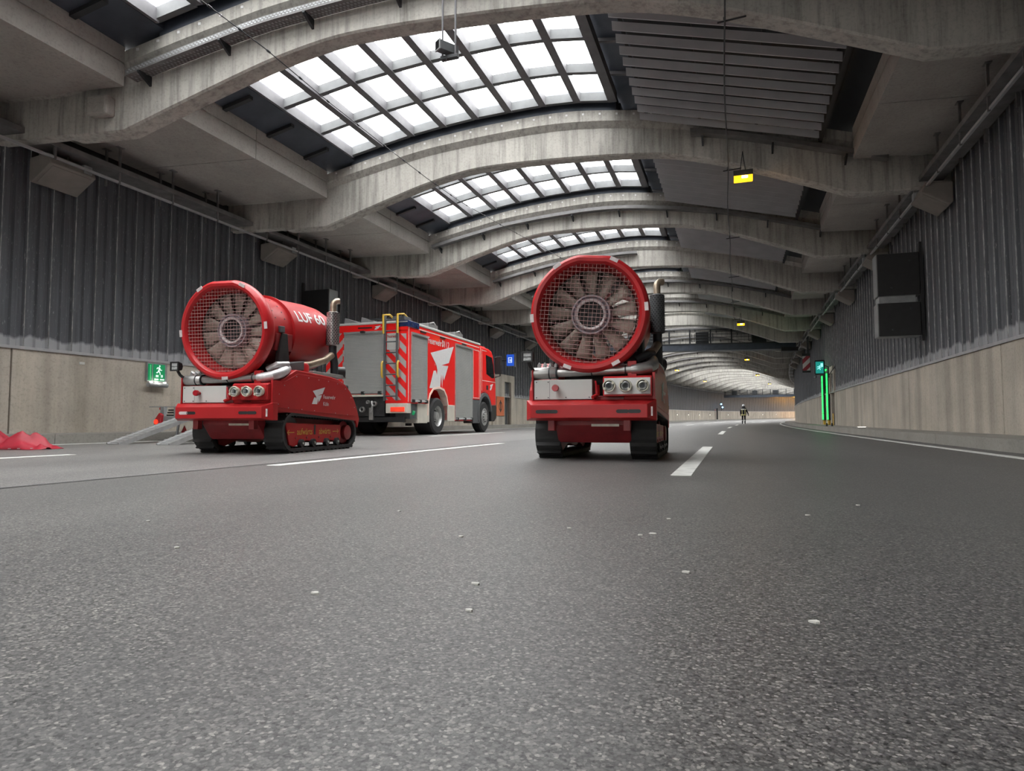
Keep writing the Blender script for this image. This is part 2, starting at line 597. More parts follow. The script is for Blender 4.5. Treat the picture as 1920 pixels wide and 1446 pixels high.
# flat lettering, made once and reused as plain mesh
def text_geo(body, size, bold=0.0, fine=False):
    cu = bpy.data.curves.new('lettering', 'FONT')
    cu.body = body
    cu.size = size
    cu.resolution_u = 3
    cu.offset = bold * size
    ob = bpy.data.objects.new('lettering', cu)
    COL.objects.link(ob)
    dg = bpy.context.evaluated_depsgraph_get()
    me = bpy.data.meshes.new_from_object(ob.evaluated_get(dg))
    if fine:
        bm = bmesh.new()
        bm.from_mesh(me)
        bmesh.ops.triangulate(bm, faces=bm.faces)
        for _ in range(3):
            bmesh.ops.subdivide_edges(bm, edges=[e for e in bm.edges if abs(e.verts[0].co.y - e.verts[1].co.y) > 0.06 * size], cuts=1)
            bmesh.ops.triangulate(bm, faces=bm.faces)
        bm.to_mesh(me)
        bm.free()
    vs = [(v.co.x, v.co.y) for v in me.vertices]
    fs = [tuple(p.vertices) for p in me.polygons]
    bpy.data.objects.remove(ob)
    bpy.data.curves.remove(cu)
    bpy.data.meshes.remove(me)
    x0 = min(v[0] for v in vs)
    vs = [(a - x0, b2) for a, b2 in vs]
    return vs, fs, max(v[0] for v in vs)


TXT = {k: text_geo(t, 1.0, 0.022 if k in ('luf', 'n60') else 0.008, k in ('luf', 'n60')) for k, t in dict(luf='LUF', n60='60', fw='Feuerwehr', koeln='K\u00f6ln', auf='aufw\u00e4rts', ab='abw\u00e4rts', n112='112', fwb='Feuerwehr').items()}


def put_text(mb, key, fn, width, height=None):
    vs, fs, w = TXT[key]
    k = width / w
    ky = k if height is None else height / 0.73
    mb.add([fn(a * k, b2 * ky) for a, b2 in vs], fs)


EAGLE = [(225, 1048), (840, 928), (710, 1105), (475, 1150), (685, 1138), (550, 1312), (527, 1235), (503, 1368), (478, 1235), (450, 1372), (192, 1374), (298, 1214), (335, 1200), (368, 1208), (390, 1232), (402, 1205), (385, 1172), (340, 1135)]
EYE = [(330, 1150), (345, 1154), (360, 1172)]


def put_eagle(mb, fn, w, h):
    for poly in (EAGLE, EYE):
        q = [fn((a - 192) / 648 * w, (1374 - b2) / 446 * h) for a, b2 in poly]
        mb.add(q, [tuple(range(len(q)))])

# ================================================================== ROAD AND WALLS
def srange(a, b, st):
    n = max(1, int(round((b - a) / st)))
    return [a + (b - a) * i / n for i in range(n + 1)]


S_BACK, S_END = -42.0, 205.0
floor = empty('floor', P(0, 0, 0))
tag(floor, kind='structure')
mb = MB()
us = [U_WL - 0.3, -9, -6, -4.1, -2, 0, 2, U_WR + 0.3]
sl = srange(S_BACK, S_END, 1.5)
vs = [P(s, u, 0) for s in sl for u in us]
nu = len(us)
fs = [(i * nu + k, i * nu + k + 1, (i + 1) * nu + k + 1, (i + 1) * nu + k) for i in range(len(sl) - 1) for k in range(nu - 1)]
mb.add(vs, fs)
mb.m = [1 if i % (nu - 1) < 3 else 0 for i in range(len(fs))]      # left lanes: paler beyond the joint, with brighter light painted in
mb.obj('asphalt', ['asphalt', 'asphalt_pale_lit'], floor, world=True)


def paint(name, s0, s1, u0, u1, mat='paint', h=0.004):
    m_ = MB()
    m_.mapbox(P, s0, s1, u0, u1, -0.002, h, max(1, int((s1 - s0) / 2)))
    return m_.obj(name, mat, floor, world=True)


paint('edge_line', S_BACK, S_END, 2.87, 3.01)
paint('edge_line', S_BACK, S_END, -10.85, -10.70)
for k in range(-3, 12):               # broken lane lines
    q = 4.85 + k * 15.05
    paint('lane_dash', q, q + 5.5, -0.43, -0.285)
    paint('lane_dash', q - 0.1, q + 5.9, -3.95, -3.81)
    paint('lane_dash', q - 4.9, q + 0.67, -7.47, -7.33)
mb = MB()
jl = [(float(q), -4.1 + 0.012 * math.sin(q * 1.7)) for q in range(-20, 60)]
jj = [(P(s, u - 0.018, 0.0025), P(s, u + 0.018, 0.0025)) for s, u in jl]
mb.add([p for q in jj for p in q], [(2 * i, 2 * i + 1, 2 * i + 3, 2 * i + 2) for i in range(len(jj) - 1)])
mb.obj('joint_seam', 'tar', floor, world=True)
fl = [(1.27, -0.53), (1.42, 0.15), (1.28, -0.92), (1.77, -0.12), (1.48, -0.6), (2.55, -1.4), (2.06, -0.89), (3.43, 0.56), (2.35, -0.58), (2.29, -0.31), (2.33, -0.27), (1.97, -2.21), (1.59, -1.66), (3.0, 0.3), (2.7, -0.25)]
for i, (s, u) in enumerate(fl):
    mb = MB()
    n = 7
    r = random.uniform(0.009, 0.015)
    a0 = random.random() * 6
    pts = [(P(s + r * 0.7 * math.sin(a0 + k * 6.283 / n) * random.uniform(.6, 1.1), u + r * math.cos(a0 + k * 6.283 / n) * random.uniform(.6, 1.1), 0.0045)) for k in range(n)]
    low = [(p[0], p[1], p[2] - 0.004) for p in pts]
    mb.add(pts + low, [tuple(range(n))] + [(k, (k + 1) % n, n + (k + 1) % n, n + k) for k in range(n)])
    mb.obj('paint_fleck', 'fleck', floor, world=True)

# raised walkways
for side, ua, ub in (('left', U_WL - 0.25, -11.15), ('right', 3.35, U_WR + 0.25)):
    k = empty('kerb_' + side, P(0, ua, 0))
    tag(k, kind='structure')
    s = S_BACK
    first = True
    while s < S_END:
        e = s + 5.0
        m_ = MB()
        m_.mapbox(P, s, e - 0.012, ua, ub, -0.05, 0.17, 3)
        if s > 60:
            pass
        m_.obj('kerb_stone', 'kerb', k, world=True)
        s = e

# concrete plinth walls in cast lengths, with steel sheeting above
LEN = 6.18
for side, u, sg, ph in (('left', U_WL, -1, 7.91), ('right', U_WR, 1, 12.97)):
    w = empty('wall_' + side, P(0, u, 0))
    tag(w, kind='structure')
    n0 = int((S_BACK - ph) / LEN) - 1
    gaps = [(33.35, 34.40)] if side == 'left' else [(33.0, 34.2)]
    k = n0
    while ph + k * LEN < S_END:
        a, e = ph + k * LEN, ph + (k + 1) * LEN
        k += 1
        segs = [(a + 0.012, e - 0.012)]
        for ga, gb in gaps:
            ns_ = []
            for p, q in segs:
                if gb <= p or ga >= q:
                    ns_.append((p, q))
                else:
                    if ga > p:
                        ns_.append((p, ga))
                    if gb < q:
                        ns_.append((gb, q))
            segs = ns_
        for p, q in segs:
            m_ = MB()
            m_.mapbox(P, p, q, u, u + sg * 0.22, 0.10, CONC, 3)
            m_.obj('concrete_panel', 'wallc', w, world=True, bev=0.012)
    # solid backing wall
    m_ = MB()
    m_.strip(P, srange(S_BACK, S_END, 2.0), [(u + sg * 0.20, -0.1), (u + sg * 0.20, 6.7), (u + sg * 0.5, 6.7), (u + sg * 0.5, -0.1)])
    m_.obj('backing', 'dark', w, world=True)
    # flashing over the plinth
    m_ = MB()
    m_.strip(P, srange(S_BACK, S_END, 2.0), [(u - sg * 0.03, CONC - 0.005), (u - sg * 0.03, CONC + 0.05), (u + sg * 0.1, CONC + 0.06), (u + sg * 0.1, CONC - 0.005)])
    m_.obj('flashing', 'flash', w, world=True)

    # trapezoid sheets
    def sheet(s0, s1, period, name, stuff=False, top=5.55):
        m2 = MB()
        sgn = sg
        prof = []
        s = s0
        i = 0
        seamf = []
        while s < s1 - 1e-6:
            big = (i % 2 == 0)
            d0, d1 = 0.085, (0.02 if big else 0.055)
            p_ = period
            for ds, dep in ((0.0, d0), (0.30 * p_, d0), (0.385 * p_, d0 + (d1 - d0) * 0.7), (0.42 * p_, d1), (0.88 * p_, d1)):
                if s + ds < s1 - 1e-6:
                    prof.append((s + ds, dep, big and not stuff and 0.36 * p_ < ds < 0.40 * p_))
            s += p_
            i += 1
        prof.append((s1, 0.085, False))
        v = []
        for s, dep, _ in prof:
            uu = u + sgn * dep - sgn * 0.0
            v += [P(s, uu, CONC + 0.03), P(s, uu, top)]
        f = []
        for j in range(len(prof) - 1):
            f.append((2 * j, 2 * j + 2, 2 * j + 3, 2 * j + 1))
        m2.add(v, f)
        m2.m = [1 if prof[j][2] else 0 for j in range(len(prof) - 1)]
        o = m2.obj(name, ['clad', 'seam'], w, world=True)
        if stuff:
            tag(o, kind='stuff')

    s = 1.75 if side == 'left' else 5.0
    s = s - 0.02
    fine_end = 43.0 if side == 'left' else 36.0
    while s < fine_end:
        sheet(s, s + 0.90, 0.225, 'cladding_sheet')
        s += 0.90
    sheet(s, S_END, 0.45, 'cladding_run', True)
    sheet(S_BACK, 1.73 if side == 'left' else 4.98, 0.45, 'cladding_run', True)
    # dark zone behind the trays, above the sheeting
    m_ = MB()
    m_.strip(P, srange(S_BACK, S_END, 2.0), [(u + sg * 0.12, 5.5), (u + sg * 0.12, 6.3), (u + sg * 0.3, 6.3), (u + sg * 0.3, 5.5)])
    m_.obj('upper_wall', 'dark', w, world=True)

# ================================================================== ROOF
C0 = -3.5
_v = np.arange(-9.5, 9.51, 0.05)
_b = np.interp(np.abs(_v), [0, 1.3, 2.3, 3.4, 4.77, 6.05, 12], [6.52, 6.50, 6.44, 6.18, 5.71, 5.25, 3.12])
ker = np.ones(17) / 17
_b2 = np.convolve(np.pad(_b, 8, mode='edge'), ker, 'valid')
_b2 = np.maximum(_b2, 5.25)
_l = np.interp(np.abs(_v), [0, 0.8, 2.0, 3.4, 4.8, 5.95, 7, 9.5], [7.19, 7.16, 7.04, 6.85, 6.52, 6.22, 5.95, 5.8])
_l2 = np.convolve(np.pad(_l, 8, mode='edge'), ker, 'valid')
_t = np.interp(np.abs(_v), [0, 0.6, 2.0, 3.4, 4.8, 5.95, 7, 9.5], [7.58, 7.55, 7.42, 7.20, 6.86, 6.55, 6.3, 6.2])
_t2 = np.convolve(np.pad(_t, 8, mode='edge'), ker, 'valid')
zb = lambda v: float(np.interp(v, _v, _b2))
zl = lambda v: float(np.interp(v, _v, _l2))
zt = lambda v: float(np.interp(v, _v, _t2))

J0, J1 = -6, 34
SB = lambda j: 7.81 + 5.62 * (j - 1)
ceiling = empty('ceiling', P(0, C0, 6.0))
tag(ceiling, kind='structure')
cl = parent_world(ceiling)


def vgrid(a, b, n):
    return [a + (b - a) * i / n for i in range(n + 1)]


def beam(j):
    s0 = SB(j)
    m_ = MB()
    us_ = vgrid(-7.15 + C0, -6.05 + C0, 2)[:-1] + vgrid(-6.05 + C0, 6.05 + C0, 44 if j < 8 else 26) + vgrid(6.05 + C0, 7.15 + C0, 2)[1:]
    v = []
    for u in us_:
        x = u - C0
        b0, l0, t0 = zb(x), zl(x), zt(x)
        prof = [(0.0, b0 + 0.03), (0.03, b0), (0.31, b0), (0.34, b0 + 0.03), (0.34, l0), (0.46, l0 + 0.13), (0.46, t0), (-0.12, t0), (-0.12, l0 + 0.13), (0.0, l0)]
        v += [W(s0 + d, u, h) for d, h in prof]
    n = 10
    f = [tuple(range(n)), tuple(range((len(us_) - 1) * n, len(us_) * n))[::-1]]
    for i in range(len(us_) - 1):
        for k in range(n):
            a, b2 = i * n + k, i * n + (k + 1) % n
            f.append((a, a + n, b2 + n, b2))
    m_.add(v, f)
    # narrower bearing stubs reaching into the walls
    for ua, ub in ((U_WL - 0.1, -7.15 + C0), (7.15 + C0, U_WR + 0.1)):
        m_.mapbox(W, s0 + 0.05, s0 + 0.29, ua, ub, 5.32, 5.99)
        m_.mapbox(W, s0 - 0.15, s0 + 0.49, ua, ub, 5.985, 6.62)
    o = m_.obj('arch_beam', 'beam', ceiling, world=True, smooth=True)
    if j == 1:
        a_ = MB()
        a_.mapbox(W, s0 - 0.17, s0 + 0.02, -10.12, -9.72, 5.50, 5.84)
        a_.obj('bearing_block', 'box', o, world=True, bev=0.04)
    if j <= 5:
        # pale anchor plugs along the top flange
        a_ = MB()
        for k in range(30):
            u = -5.7 + C0 + k * 0.38
            x = u - C0
            h = (zl(x) + 0.13 + zt(x)) / 2 + 0.04
            a_.mapbox(W, s0 - 0.128, s0 - 0.118, u - 0.022, u + 0.022, h - 0.022, h + 0.022)
        q = a_.obj('anchor_plug', 'white', o, world=True)
        tag(q, kind='stuff')
    return o


beams = {}
for j in range(J0, J1 + 1):
    beams[j] = beam(j)

# pitched box girders on both sides, in two lengths per bay
for j in range(J0, J1):
    s0, s1 = SB(j) + 0.46, SB(j + 1) - 0.12
    mid = 10.80 + 5.62 * (j - 1)
    for (ui, uo, sg) in ((-9.44, U_WL - 0.15, -1), (2.54, U_WR + 0.15, 1)):
        for (a, e) in ((s0, mid - 0.012), (mid + 0.012, s1)):
            poly = [(ui, 5.95), (ui, 6.32), (ui + sg * 0.02, 6.325), (ui + sg * 0.02, 6.345), (ui - sg * 0.0, 6.35), (ui, 6.62), (uo, 6.62), (uo, 5.95)]
            m_ = MB()
            m_.strip(W, [a, (a + e) / 2, e], poly)
            m_.obj('edge_box', 'box', ceiling, world=True)

# opaque roof sheets
ua, ub = -8.75, -2.42          # glazed strip
FAR = 14                       # further on, glass widened in place of slats to brighten the far road
RX = [-1.78, -0.8, 0.4, 1.4, 2.2, 2.56]
for j in range(J0, J1):
    s0 = SB(j)
    m_ = MB()
    sA, sB = s0 + 0.1, s0 + 5.62 + 0.1
    m_.strip(W, [sA, sB], [(-9.5, 6.60), (-8.72, zt(-5.25) + 0.10), (-8.72, zt(-5.25) + 0.40), (-9.5, 6.75)])
    m_.obj('roof_sheet', 'roofmetal', ceiling, world=True)
    m_ = MB()
    far = j >= FAR
    RXj = RX if not far else [1.74, 2.0, 2.2, 2.56]
    pl = [(u, zt(u - C0) + 0.42) for u in RXj]
    pl[-1] = (2.62, 6.58)
    pl = pl + [(2.7, 6.8), (2.2, zt(5.7) + 0.55)] + [(u, zt(u - C0) + 0.5) for u in RXj[::-1][2:]]
    m_.strip(W, [sA, sB], pl)
    m_.obj('roof_sheet', 'slatback', ceiling, world=True)
    if far:
        m_ = MB()
    else:
        m_ = MB()
        m_.strip(W, [sA, sB], [(-2.46, zt(1.04) + 0.42), (-1.74, zt(1.76) + 0.42), (-1.74, zt(1.76) + 0.5), (-2.46, zt(1.04) + 0.5)])
        m_.obj('roof_sheet', 'roofmetal', ceiling, world=True)
    # cover over the beam between two glazed fields
    m_ = MB()
    uu = vgrid(ua - 0.05, (1.8 if far else ub) + 0.05, 14 if not far else 20)
    m_.strip(W, [s0 - 0.30, s0 + 0.26], [(u, zt(u - C0) + 0.33) for u in uu] + [(u, zt(u - C0) + 0.38) for u in uu[::-1]])
    m_.obj('roof_sheet', 'roofmetal', ceiling, world=True)
    # upstand sheets closing the gap between arch flange and glazing
    m_ = MB()
    for d0 in (-0.115, 0.44):
        v_ = []
        for u in uu:
            v_ += [W(s0 + d0, u, zt(u - C0) - 0.03), W(s0 + d0, u, zt(u - C0) + 0.34)]
        m_.add(v_, [(2 * i, 2 * i + 2, 2 * i + 3, 2 * i + 1) for i in range(len(uu) - 1)])
    m_.obj('upstand_sheet', 'roofmetal', ceiling, world=True)
    # short angle brackets on the blue sheets
    if 0 <= j <= 4:
        for k in range(4):
            s = s0 + 0.75 + 1.26 * k
            m_ = MB()
            zq = lambda u: 6.60 + (u + 9.5) / 0.78 * (zt(-5.25) + 0.10 - 6.60)
            m_.strip(W, [s, s + 0.10], [(-9.42, zq(-9.42) - 0.07), (-8.84, zq(-8.84) - 0.07), (-8.84, zq(-8.84)), (-9.42, zq(-9.42))])
            m_.obj('sheet_bracket', 'dark', ceiling, world=True)
            m_ = MB()
            m_.strip(W, [s, s + 0.08], [(-2.36, zt(1.14) + 0.34), (-1.86, zt(1.64) + 0.34), (-1.86, zt(1.64) + 0.41), (-2.36, zt(1.14) + 0.41)])
            m_.obj('sheet_bracket', 'galdark', ceiling, world=True)

# closed ends of the roof far behind and far ahead
for (a, e) in ((S_BACK, SB(J0) + 0.2), (SB(J1) + 0.1, S_END)):
    m_ = MB()
    m_.mapbox(P, a, e, U_WL - 0.4, U_WR + 1.2, 6.2, 6.5, 6)
    m_.obj('roof_slab', 'box', ceiling, world=True)

# skylights: 8 x 4 panes per bay
NC, NR = 8, 4
CW = (ub - ua) / NC
wn = 0
for j in range(J0, J1):
    s0 = SB(j)
    r0 = s0 + 0.25
    RP = 1.26
    near = 0 <= j <= 4
    ub = -2.42 if j < FAR else 1.74
    NC = 8 if j < FAR else 13
    CW = (ub - ua) / NC
    wn += 1
    w = empty('window_%d' % wn, W(r0 + 2.5, -5.6, 7.5))
    tag(w, kind='structure')
    pn = None if near else MB()
    fr = None if near else MB()

    def zf(u):
        return zt(u - C0) + 0.11
    for c in range(NC + 1):
        u = ua + c * CW
        q = MB() if near else fr
        hw = 0.08 if 0 < c < NC else 0.095
        q.mapbox(W, r0 - 0.02, r0 + NR * RP + 0.06, u - hw, u + hw, zf(u), zf(u) + 0.22)
        if near:
            q.obj('purlin', 'galdark', w, world=True)
    for r in range(NR + 1):
        s = r0 + r * RP
        q = MB() if near else fr
        for c in range(NC):
            u0, u1 = ua + c * CW + 0.055, ua + (c + 1) * CW - 0.055
            q.hexa([W(s, u0, zf(u0) + 0.02), W(s + 0.11, u0, zf(u0) + 0.02), W(s + 0.11, u0, zf(u0) + 0.21), W(s, u0, zf(u0) + 0.21)],
                   [W(s, u1, zf(u1) + 0.02), W(s + 0.11, u1, zf(u1) + 0.02), W(s + 0.11, u1, zf(u1) + 0.21), W(s, u1, zf(u1) + 0.21)])
        if near:
            q.obj('glazing_rib', 'glazbar', w, world=True)
    for r in range(NR):
        for c in range(NC):
            u0, u1 = ua + c * CW + 0.02, ua + (c + 1) * CW - 0.02
            s, e = r0 + r * RP + 0.02, r0 + (r + 1) * RP + 0.04
            q = MB() if near else pn
            a1, a2 = zf(u0) + 0.225, zf(u1) + 0.225
            q.hexa([W(s, u0, a1), W(e, u0, a1), W(e, u0, a1 + 0.012), W(s, u0, a1 + 0.012)],
                   [W(s, u1, a2), W(e, u1, a2), W(e, u1, a2 + 0.012), W(s, u1, a2 + 0.012)])
            if near:
                q.obj('pane', 'pane', w, world=True)
    if not near:
        tag(pn.obj('pane', 'pane', w, world=True), kind='stuff')
        tag(fr.obj('glazing_bars', 'galdark', w, world=True), kind='stuff')

# sound-absorber slats on the solid half of the roof
for j in range(J0, FAR):
    s0 = SB(j)
    near = 0 <= j <= 4
    lv = None
    if near:
        m_ = MB()
        # carrier rails the slats hang from
        for t in (0.03, 0.34, 0.66, 0.985):
            u = -1.8 + 3.67 * t
            h = 7.12 - 0.75 * t
            m_.mapbox(W, s0 + 0.52, s0 + 5.45, u - 0.03, u + 0.03, h + 0.19, h + 0.27)
        m_.strip(W, [s0 + 0.5, s0 + 5.45], [(1.86, 6.36), (1.93, 6.34), (1.93, 6.62), (1.86, 6.62)])
        lv = m_.obj('slat_ceiling', 'slatback', ceiling, world=True)
    else:
        q = MB()
    for k in range(13):
        s = s0 + 0.62 + k * 0.385
        a = MB() if near else q
        a.hexa([W(s + 0.05, -1.82, 7.14), W(s + 0.09, -1.82, 7.15), W(s + 0.04, -1.82, 7.275), W(s, -1.82, 7.27)],
               [W(s + 0.05, 1.86, 6.38), W(s + 0.09, 1.86, 6.39), W(s + 0.04, 1.86, 6.515), W(s, 1.86, 6.51)])
        if near:
            a.obj('slat', 'slat', lv, world=True)
    if not near:
        tag(q.obj('slat_ceiling', 'slat', ceiling, world=True), kind='stuff')

# ================================================================== TUNNEL FITTINGS
def loc_root(name, s, u, h, label, cat, group=None, turn=0.0):
    o = empty(name, P(s, u, h), heading(s) + turn)
    return tag(o, label, cat, group)


# cable trays hung along both walls
for side, ut, lab in (('left', -11.6, 'long dirty steel cable tray hung above the left wall cladding'), ('right', 3.83, 'long dirty steel cable tray hung above the right wall cladding')):
    sg = -1 if side == 'left' else 1
    t = tag(empty('cable_tray', P(0, ut, 5.42)), lab, 'cable tray')
    ss = srange(-20, 165, 2.0)
    m_ = MB()
    m_.strip(P, ss, [(ut - 0.02 * sg, 5.42), (ut - 0.02 * sg, 5.52), (ut + 0.0, 5.52), (ut, 5.44), (ut + 0.42 * sg, 5.44), (ut + 0.42 * sg, 5.52), (ut + 0.44 * sg, 5.52), (ut + 0.44 * sg, 5.42)])
    m_.obj('tray_channel', 'tray', t, world=True)
    m_ = MB()
    m_.strip(P, ss, [(ut + 0.02 * sg, 5.20), (ut + 0.02 * sg, 5.245), (ut + 0.07 * sg, 5.245), (ut + 0.07 * sg, 5.20)])
    m_.obj('lower_rail', 'flash', t, world=True)
    m_ = MB()
    m_.strip(P, ss, [(ut + 0.10 * sg, 5.44), (ut + 0.10 * sg, 5.58), (ut + 0.36 * sg, 5.58), (ut + 0.36 * sg, 5.44)])
    m_.obj('cable_bundle', 'black', t, world=True)
    for j in range(0, 9):
        for k in range(4):
            s = SB(j) + 0.62 + k * 1.3
            sw = s + SKEW * (ut - UREF)
            for du in (0.03, 0.40):
                m_ = MB()
                uu = ut + du * sg
                m_.mapbox(P, sw - 0.02, sw + 0.02, uu - 0.02, uu + 0.02, 5.19, 5.955)
                m_.mapbox(P, sw - 0.07, sw + 0.07, uu - 0.05, uu + 0.05, 5.935, 5.955)
                m_.obj('hanger_rod', 'tray', t, world=True)

# perforated cable trays riding along the arches
def arch_tray(j, ua_, ub_, lab, perf):
    s0 = SB(j)
    t = tag(empty('arch_cable_tray', W(s0 - 0.1, (ua_ + ub_) / 2, zl((ua_ + ub_) / 2 - C0))), lab, 'cable tray')
    n = int(abs(ub_ - ua_) / 0.25) + 1
    uu = vgrid(ua_, ub_, n)
    m_ = MB()
    hh = [zl(u - C0) - (0.20 if perf else 0.16) for u in uu]
    v = []
    for u, h in zip(uu, hh):
        v += [W(s0 - d, u, h + e) for d, e in ((0.01, 0.0), (0.24, 0.0), (0.24, 0.10), (0.225, 0.10), (0.225, 0.015), (0.01, 0.015))]
    f = [tuple(range(6)), tuple(range((len(uu) - 1) * 6, len(uu) * 6))[::-1]]
    for i in range(len(uu) - 1):
        for k in range(6):
            a, b2 = 6 * i + k, 6 * i + (k + 1) % 6
            f.append((a, a + 6, b2 + 6, b2))
    m_.add(v, f)
    m_.obj('tray_channel', 'tray', t, world=True)
    if perf:
        m_ = MB()
        d = 0.06
        u = ua_ + 0.05
        r = 0
        while u < ub_ - 0.05:
            h = zl(u - C0) - 0.20
            for q in range(2):
                e = h + 0.030 + 0.036 * q + 0.0
                uq = u + (0.03 if q else 0)
                m_.mapbox(W, s0 - 0.243, s0 - 0.239, uq - 0.018, uq + 0.018, e, e + 0.022)
            for q in range(3):
                uq = u + (0.03 if q % 2 else 0)
                m_.mapbox(W, s0 - 0.06 - 0.06 * q, s0 - 0.025 - 0.06 * q, uq - 0.018, uq + 0.018, h - 0.003, h + 0.001)
            u += d
        tag(m_.obj('perforation', 'gal', t, world=True), kind='stuff')
    u = ua_ + 0.25
    while u < ub_:
        h = zl(u - C0) - 0.20
        m_ = MB()
        m_.hexa([W(s0 - 0.25, u - 0.02, h - 0.03), W(s0 + 0.0, u - 0.02, h - 0.16), W(s0 + 0.0, u - 0.02, h), W(s0 - 0.25, u - 0.02, h)],
                [W(s0 - 0.25, u + 0.02, h - 0.03), W(s0 + 0.0, u + 0.02, h - 0.16), W(s0 + 0.0, u + 0.02, h), W(s0 - 0.25, u + 0.02, h)])
        m_.obj('bracket', 'dark', t, world=True)
        u += 1.45


arch_tray(1, -9.3, -3.2, 'perforated cable tray curving along the nearest arch at upper left', True)
arch_tray(2, -0.75, 3.2, 'dark cable tray along the right half of the second arch above the amber lamp', False)
arch_tray(3, -9.3, 2.6, 'thin cable tray along the whole third arch', False)
arch_tray(4, -9.3, -3.5, 'thin cable tray along the left half of the fourth arch', False)
arch_tray(5, -7.5, 2.6, 'thin cable tray along the fifth arch behind the ring of the right fan robot', False)
arch_tray(6, -7.5, 2.6, 'thin cable tray along the sixth arch in front of the near gantry', False)
NTH = {7: 'first', 8: 'second', 9: 'third', 10: 'fourth', 11: 'fifth', 12: 'sixth', 13: 'seventh', 14: 'eighth', 15: 'ninth'}
for j in range(8, 15, 1):
    arch_tray(j, -9.0, 2.4, 'thin cable tray on the %s arch beyond the near gantry' % NTH[j - 1], False)

# concrete-grey sloping floodlight housings under the trays
def floodlight(side, s, label):
    u = U_WL if side == 'left' else U_WR
    sg = 1 if side == 'left' else -1
    r = tag(empty('wall_floodlight', P(s, u, 5.0)), label, 'floodlight', 'sloping floodlight housings along the %s wall' % side)
    m_ = MB()
    h0 = 0.0
    poly = [(u + sg * 0.02, 4.84), (u + sg * 0.08, 4.79), (u + sg * 0.58, 5.10), (u + sg * 0.50, 5.30), (u + sg * 0.02, 5.26)]
    m_.strip(P, [s - 0.44, s, s + 0.44], poly)
    m_.obj('housing', 'lampbox', r, world=True, bev=0.02)
    m_ = MB()
    m_.strip(P, [s - 0.37, s + 0.37], [(u + sg * 0.125, 4.822), (u + sg * 0.132, 4.809), (u + sg * 0.545, 5.065), (u + sg * 0.538, 5.078)])
    m_.obj('front_plate', 'lampbox', r, world=True)
    m_ = MB()
    m_.mapbox(P, s + 0.20, s + 0.36, u + sg * 0.42, u + sg * 0.57, 5.14, 5.30)
    m_.obj('end_bracket', 'gal', r, world=True)
    m_ = MB()
    m_.tube([P(s, u + sg * 0.4, 5.25), P(s, u + sg * 0.4, 5.43)], 0.02, 6)
    m_.obj('mounting_stub', 'tray', r, world=True)
    return r


ORD = ['nearest', 'second nearest', 'third nearest', 'fourth nearest', 'fifth nearest', 'sixth nearest', 'seventh nearest', 'eighth nearest', 'ninth nearest', 'tenth nearest', 'eleventh nearest', 'twelfth nearest', 'thirteenth nearest']
for i, s in enumerate([8.5, 14.6, 20.3, 26.0, 31.7, 37.4, 43.1, 48.8, 54.5, 60.2, 65.9, 71.6, 77.3]):
    floodlight('left', s, '%s sloping floodlight housing below the left wall cable tray' % ORD[i])
for i, s in enumerate([9.6, 15.4, 21.2, 26.9, 32.6, 38.3, 44.0, 49.7, 55.4, 61]):
    floodlight('right', s, '%s sloping floodlight housing in view below the right wall cable tray' % ORD[i - 1] if i else 'sloping floodlight housing on the right wall nearest the camera')

# amber lamps
def amber(j, u, label, power):
    s0 = SB(j)
    s = s0 + SKEW * (u - UREF) - 0.30
    r = loc_root('amber_lamp', s, u, 5.66, label, 'lamp', 'hanging amber lamps' if j > 2 else None)
    m_ = MB()
    m_.prism([(-0.05, 0.0), (0.12, -0.02), (0.14, 0.10), (0.06, 0.17), (-0.05, 0.15)], -0.20, 0.20, 'x')
    m_.obj('lamp_housing', 'dark', r, bev=0.01)
    m_ = MB()
    m_.prism([(-0.075, -0.055), (0.10, -0.075), (0.10, -0.02), (-0.055, 0.0), (-0.075, 0.02)], -0.19, 0.19, 'x')
    m_.obj('glowing_lens', 'amber', r)
    m_ = MB()
    m_.tube([(-0.03, -0.085, -0.02), (0.09, -0.085, -0.02)], 0.028, 8)
    m_.obj('glowing_tube', 'ambercore', r)
    for x in (-0.06, 0.05):
        m_ = MB()
        top = 6.28 - 5.66 if j == 2 else 0.62
        m_.tube([(x, 0.02, 0.15), (0.0, 0.12, top)], 0.009, 5)
        m_.obj('hanger_rod', 'dark', r)
    l = bpy.data.lights.new('amber_light', 'POINT')
    l.color = (1.0, 0.46, 0.06)
    l.energy = power
    l.shadow_soft_size = 0.08
    o = bpy.data.objects.new('amber_light', l)
    COL.objects.link(o)
    o.parent = r
    o.location = (0, -0.06, -0.16)


amber(2, 0.33, 'glowing amber lamp hanging at upper right under the second arch', 7)
amber(6, 0.33, 'glowing amber lamp in front of the near gantry railing', 7)
amber(10, 0.33, 'amber lamp just below the near gantry, right of the middle', 5)
amber(14, 0.33, 'second amber lamp below the near gantry, further right', 5)
amber(18, 0.0, 'small far amber lamp above the railing of the far gantry', 5)
amber(12, -7.1, 'amber lamp at left beyond the near gantry, next to the right fan robot', 5)
amber(16, -7.3, 'second small amber lamp at left beyond the near gantry', 5)
for j, q in ((30, 'first'), (31, 'second'), (32, 'third'), (33, 'fourth')):
    amber(j, -9.0, '%s of the far amber lamps over the orange lit bend' % q, 600)

